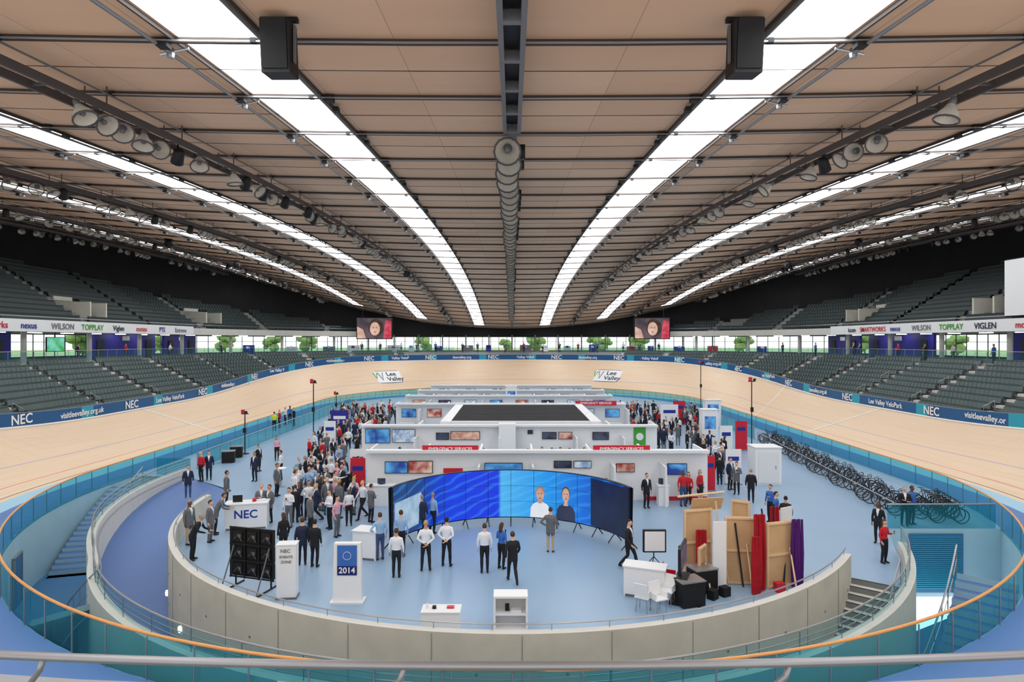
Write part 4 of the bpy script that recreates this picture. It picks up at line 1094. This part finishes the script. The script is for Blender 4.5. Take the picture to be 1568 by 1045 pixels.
    for p in me.polygons:
        c=p.center; best=None
        for a,b,r,k,ar in bones:
            q,t=intersect_point_line(c,a,b); t=max(0,min(1,t)); d=(c-(a+(b-a)*t)).length-r
            if best is None or d<best[0]: best=(d,k,ar)
        k=best[1]
        if not best[2]:
            if not jacket and k in('top','bot'): k='top' if c.z>1.0 else 'bot'
            if jacket and k in('top','bot') and c.z>.785: k='top'
            if skirt and c.z>.52 and k=='skin' and c.z<1.0: k='bot'
        if c.z>1.465 and k=='top' and abs(c.x)<.09: k='skin'
        if jacket and k=='top' and not best[2] and c.y-up(c.z)<-.04 and 1.15<c.z<1.5 and abs(c.x)<.008+.055*(c.z-1.15)/.3: k='acc'
        out.f.append(tuple(p.vertices)); out.m.append(idx[k])
    ev.to_mesh_clear(); bpy.data.objects.remove(tmp)
    sk=sl[0]
    for wr,d,sx in hands:
        side=Vector((0,0,1)).cross(d)
        if side.length<.3: side=Vector((0,1,0))
        side.normalize(); nrm=d.cross(side).normalized()
        if pose in('stand','walk','hips','phone','point') and abs(d.z)>.6: side=Vector((0,-1,0)); nrm=Vector((-sx,0,0))
        st=[out.ring(wr+d*t,side,nrm,a,b,8) for t,a,b in ((-.02,.026,.022),(.02,.032,.018),(.06,.042,.016),(.09,.04,.013))]; out.skin(st,8,sk)
        for j,(o,L_) in enumerate(((.031,.07),(.011,.08),(-.010,.075),(-.030,.058))):
            b0=wr+d*.085+side*o; b1=b0+d*L_*.5+nrm*.008; b2=b1+d*L_*.35+nrm*.022
            out.tube([b0,b1,b2],[.0095,.0085,.0065],sk,5)
        b0=wr+d*.03+side*.032; out.tube([b0,b0+side*.022+d*.03,b0+side*.026+d*.06+nrm*.01],[.012,.0105,.008],sk,5)
    hz=1.635-.02*(lean>0); hy=up(1.55)-.02
    M=Matrix.Translation((0,hy,hz))@Matrix.Rotation(turn,4,'Z')@Matrix.Rotation(.12 if pose in('phone','lean') else 0,4,'X')
    def hf(d):
        if d.z<0: return Vector((d.x*(1+.42*d.z),(d.y*(1+.3*d.z) if d.y>0 else d.y*(1+.08*d.z)),d.z))
        return d
    sphere(out,(0,0,0),.077,.096,.118,sk,M,16,12,hf)
    out_m=lambda p:M@Vector(p)
    st=[out.ring(out_m((0,-.088+dy,z)),Vector((1,0,0)),Vector((0,1,0)),w,w*1.1,6) for dy,z,w in ((0,.02,.008),(-.012,-.012,.013),(-.012,-.028,.016),(.004,-.036,.012))]; out.skin(st,6,sk)
    sphere(out,(0,-.083,-.058),.026,.012,.008,LIP,M,8,5)
    for e in (-1,1):
        sphere(out,(e*.031,-.082,.004),.013,.01,.008,EYE,M,8,5); sphere(out,(e*.077,.01,-.005),.01,.02,.032,sk,M,8,6)
        sphere(out,(e*.031,-.09,.024),.018,.006,.005,HAIR[0],M,6,4)
    hm=sl[4]
    if hair!='bald':
        sphere(out,(0,.008,.012),.084,.101,.120,hm,M,16,14,hf,lambda d:(d.y>-.02 and d.z>-.5) or (d.y>-.5 and d.z>.35) or d.z>.62)
    if hair=='long':
        st=[out.ring(out_m((0,y,z)),Vector((1,0,0)),Vector((0,1,0)),w,t,10) for y,z,w,t in ((.04,.06,.08,.06),(.06,-.04,.088,.055),(.07,-.14,.085,.045),(.08,-.24,.06,.03))]; out.skin(st,10,hm)
    if pose=='phone':
        wr,d,sx=hands[0]; out.tube([wr+d*.09,wr+d*.09+Vector((0,-.02,.12))],[(.03,.008),(.03,.008)],BLACK,4)
    return out.mesh(name,True)
ARCH={}
def arch(pose,f,j,s,h,sk=False):
    k=(pose,f,j,s,h,sk)
    if k not in ARCH: ARCH[k]=make_person('person_'+pose,pose,f,j,s,h,0.0,sk)
    return ARCH[k]
placed=[]
def person(x,y,rot=0.0,pose='stand',top='w',bot='k',hair='short',hc=None,f=False,j=None,s=False,sk=None,z=0.0,hs=None,skirt=False,nm='person'):
    if j is None: j=top in 'kng'
    me=arch(pose,f,j,s,hair,skirt)
    o=bpy.data.objects.new(nm,me); COL.objects.link(o); o.location=(x,y,z); o.rotation_euler=(0,0,rot)
    h=hs or (R.uniform(.93,.98) if f else R.uniform(.98,1.04)); o.scale=(h,h,h)
    bm={'k':TOPS['k'],'n':TOPS['n'],'g':TOPS['g'],'t':TOPS['t'],'j':mat('jeans_blue',(60,80,120),.85,var=.1,scale=8)}[bot]
    vals=[sk or R.choices(SKIN,[6,3,1])[0],TOPS[top],bm,SHOE,hc or R.choices(HAIR,[3,4,2,1])[0],TOPS['w']]
    for i,m in enumerate(vals):
        o.material_slots[i].link='OBJECT'; o.material_slots[i].material=m
    placed.append((x,y)); return o
B=math.pi
def PP(u,v,**k):
    x,y=gp(u,v); return person(x,y,**k)
PP(607,884,rot=B,pose='stand',top='w',j=False,hc=HAIR[1]); PP(652,874,rot=B+.1,pose='behind',top='w',j=False); PP(684,867,rot=B-.2,pose='behind',top='w',j=False,hc=HAIR[0]); PP(742,877,rot=B+.1,pose='stand',top='w',j=False,hc=HAIR[1])
PP(768,871,rot=B-.6,pose='phone',top='b',j=False,f=True,hair='long',hc=HAIR[1]); PP(785,893,rot=B+.2,pose='walk',top='k',hc=HAIR[1]); PP(843,845,rot=B-.2,pose='hips',top='g',bot='t',hc=HAIR[1]); PP(963,871,rot=.9,pose='walk',top='k',hc=HAIR[0]); PP(990,778,rot=.3,top='k')
PP(463,865,rot=B+.3,top='n'); PP(482,868,rot=B-.2,top='k',hc=HAIR[0]); PP(434,852,rot=B+.8,top='k',f=True,hair='long',hc=HAIR[1]); PP(582,857,rot=B+.5,pose='hips',top='l',j=False,bot='j'); PP(614,852,rot=B,top='l',j=False); PP(568,800,rot=B-.7,top='g',pose='crossed')
PP(516,822,rot=1.2,top='p',j=False,bot='g',pose='point'); PP(505,810,rot=-.8,top='w',j=False,pose='crossed'); PP(452,800,rot=B,top='k'); PP(475,815,rot=2.4,top='g'); PP(645,822,rot=B,top='n',pose='phone'); PP(662,817,rot=B-.5,top='l',j=False)
for u,y,r,p,t,b in ((295,23.5,-1.9,'lean','k','k'),(290,25.3,-2.3,'stand','g','t'),(322,25.6,-2.0,'stand','g','g'),(330,26.6,-1.6,'lean','g','k')):
    person(px(u,y),y,rot=B+r+.4,pose=p,top=t,bot=b)
PP(288,762,rot=.5,top='n',bot='j'); PP(308,737,rot=-.4,top='r',j=False); PP(320,735,rot=.4,top='n'); PP(347,775,rot=2,top='g'); PP(390,737,rot=-.2,top='n'); PP(396,722,rot=1.2,top='k'); PP(424,705,rot=.6,top='p',j=False,f=True,hair='long'); PP(400,800,rot=.4,top='g',pose='crossed',bot='n'); PP(413,800,rot=-.5,top='g')
PP(424,760,rot=1.4,top='g'); PP(430,735,rot=-1.4,top='w',j=False)
for u,v,t in ((420,660,'y'),(428,655,'r'),(437,650,'w'),(444,648,'b'),(450,652,'k')): PP(u,v,rot=R.uniform(0,6),top=t)
PP(1046,775,rot=.2,top='r',j=False,bot='j'); PP(1054,772,rot=-.5,top='r',j=False,f=True,hair='long'); PP(1072,770,rot=.6,top='r',j=False,f=True,hair='long',skirt=True); PP(1083,728,rot=.3,top='k'); PP(1102,742,rot=B,top='k'); PP(1118,750,rot=.5,top='n'); PP(1128,757,rot=-.6,top='g',pose='phone'); PP(1150,770,rot=B-.3,top='k'); PP(1095,715,rot=.8,top='w',j=False)
PP(1180,800,rot=-1.0,top='b',j=False,bot='k',pose='phone'); PP(1203,822,rot=B-.5,top='k',pose='phone'); PP(1188,815,rot=1.0,top='b',j=False)
PP(1345,832,rot=-.8,pose='stand',top='k',f=True,hair='long',hc=HAIR[1]); PP(1354,862,rot=.4,pose='phone',top='r',j=False,f=True,hair='long'); PP(1385,805,rot=-.3,pose='crossed',top='k'); PP(1396,803,rot=.3,pose='stand',top='b',j=False)
for u,y,t in ((590,37.6,'r'),(612,38,'r'),(635,37.6,'r'),(668,38.2,'k'),(740,38,'w'),(700,37.8,'r'),(715,38.3,'r'),(728,37.7,'w'),(808,37.7,'k'),(830,38.2,'l'),(845,37.7,'w'),(858,38.3,'b'),(872,37.7,'t'),(895,38.1,'p'),(912,37.7,'w'),(930,38.3,'k'),(653,37.8,'g')):
    person(px(u,y),y,rot=R.uniform(-.8,.8)+(B if R.random()<.4 else 0),pose=R.choice(['stand','phone','crossed','point']),top=t,bot=R.choice('kngj'))
BLOCK=[(-8,10.6,30.6,35.2),(-10.6,10.2,39.2,44.6),(-5.2,6.4,42,54.9),(-11,10.8,54.2,58.8),(-11.5,10.9,62.6,67.3),(-11.4,11.2,69.6,74.4),(-11,10.8,77.6,82.6),(14,16.8,45.8,48.2),(18,20.6,59,61)]
def blocked(p): return any(a<p.x<b and c<p.y<d for a,b,c,d in BLOCK) or (abs(p.x)>21 and p.y>36) or ((p.x-LC.x)**2+(p.y-LC.y)**2)<5.7**2 and p.y>23.5 and p.x>-5.6
def crowd(n,quad,tops,seed,minD=.62):
    rr=random.Random(seed); a=[Vector((*gp(*q),0)) for q in quad]; c=0;tries=0
    while c<n and tries<4000:
        tries+=1; s,t=rr.random(),rr.random()
        p=a[0].lerp(a[1],s).lerp(a[3].lerp(a[2],s),t)
        if any((p.x-q[0])**2+(p.y-q[1])**2<minD*minD for q in placed) or blocked(p): continue
        f=rr.random()<.28; top=rr.choice(tops)
        person(p.x,p.y,rot=rr.uniform(0,6.28),pose=rr.choice(['stand','stand','hips','crossed','phone','behind','point','walk']),top=top,bot=rr.choice('kkkngj'),hair='long' if f else ('short' if rr.random()<.88 else 'bald'),f=f,s=False)
        c+=1
crowd(44,[(438,822),(560,800),(560,738),(462,728)],'wwwwkkngglpwn',3)
crowd(38,[(455,725),(545,725),(598,668),(500,668)],'kkknggwwlr',4)
crowd(58,[(480,690),(600,672),(612,636),(512,636)],'kkknggwwrr',5)
crowd(80,[(985,700),(1090,700),(1066,636),(945,636)],'kkkknggwwrn',6)
crowd(10,[(1080,740),(1130,740),(1110,700),(1070,700)],'kkgwn',8)
crowd(14,[(620,640),(950,640),(930,632),(640,632)],'kgwrn',10,1.0)
for k in range(16):
    x=-26+k*3.4+R.uniform(-1,1); y=yroof(x,.93)-1.5
    person(x,y,rot=R.uniform(-.6,.6),pose=R.choice(['stand','crossed','phone']),top=R.choice('kwgnbr'),z=6.3)
for (s_,t) in ((14,'k'),(18,'b'),(23,'w'),(27,'k'),(31,'r'),(37,'k'),(38,'n'),(44,'b'),(49,'k'),(40+ARC-6,'k'),(40+ARC+2,'w'),(40+ARC+9,'r'),(40+ARC+16,'n')):
    p=pt(s_,dcon(s_)+.55,6.3); nn=base(s_)[1]
    person(p.x,p.y,rot=math.atan2(nn[1],nn[0])-math.pi/2,top=t,z=6.3,pose=R.choice(['stand','crossed','phone']))
w=bpy.data.worlds.new('World'); scene.world=w; w.use_nodes=True
bg=w.node_tree.nodes['Background']; bg.inputs[0].default_value=(.94,.97,1,1); bg.inputs[1].default_value=1.75
cam=bpy.data.cameras.new('Camera'); co=bpy.data.objects.new('Camera',cam); COL.objects.link(co)
co.location=(0,0,H); co.rotation_euler=(math.radians(90),0,0); cam.sensor_width=36; cam.lens=950/1568*36; cam.clip_end=1000; cam.clip_start=.1
scene.camera=co
print('people',len(placed),'archetypes',len(ARCH))
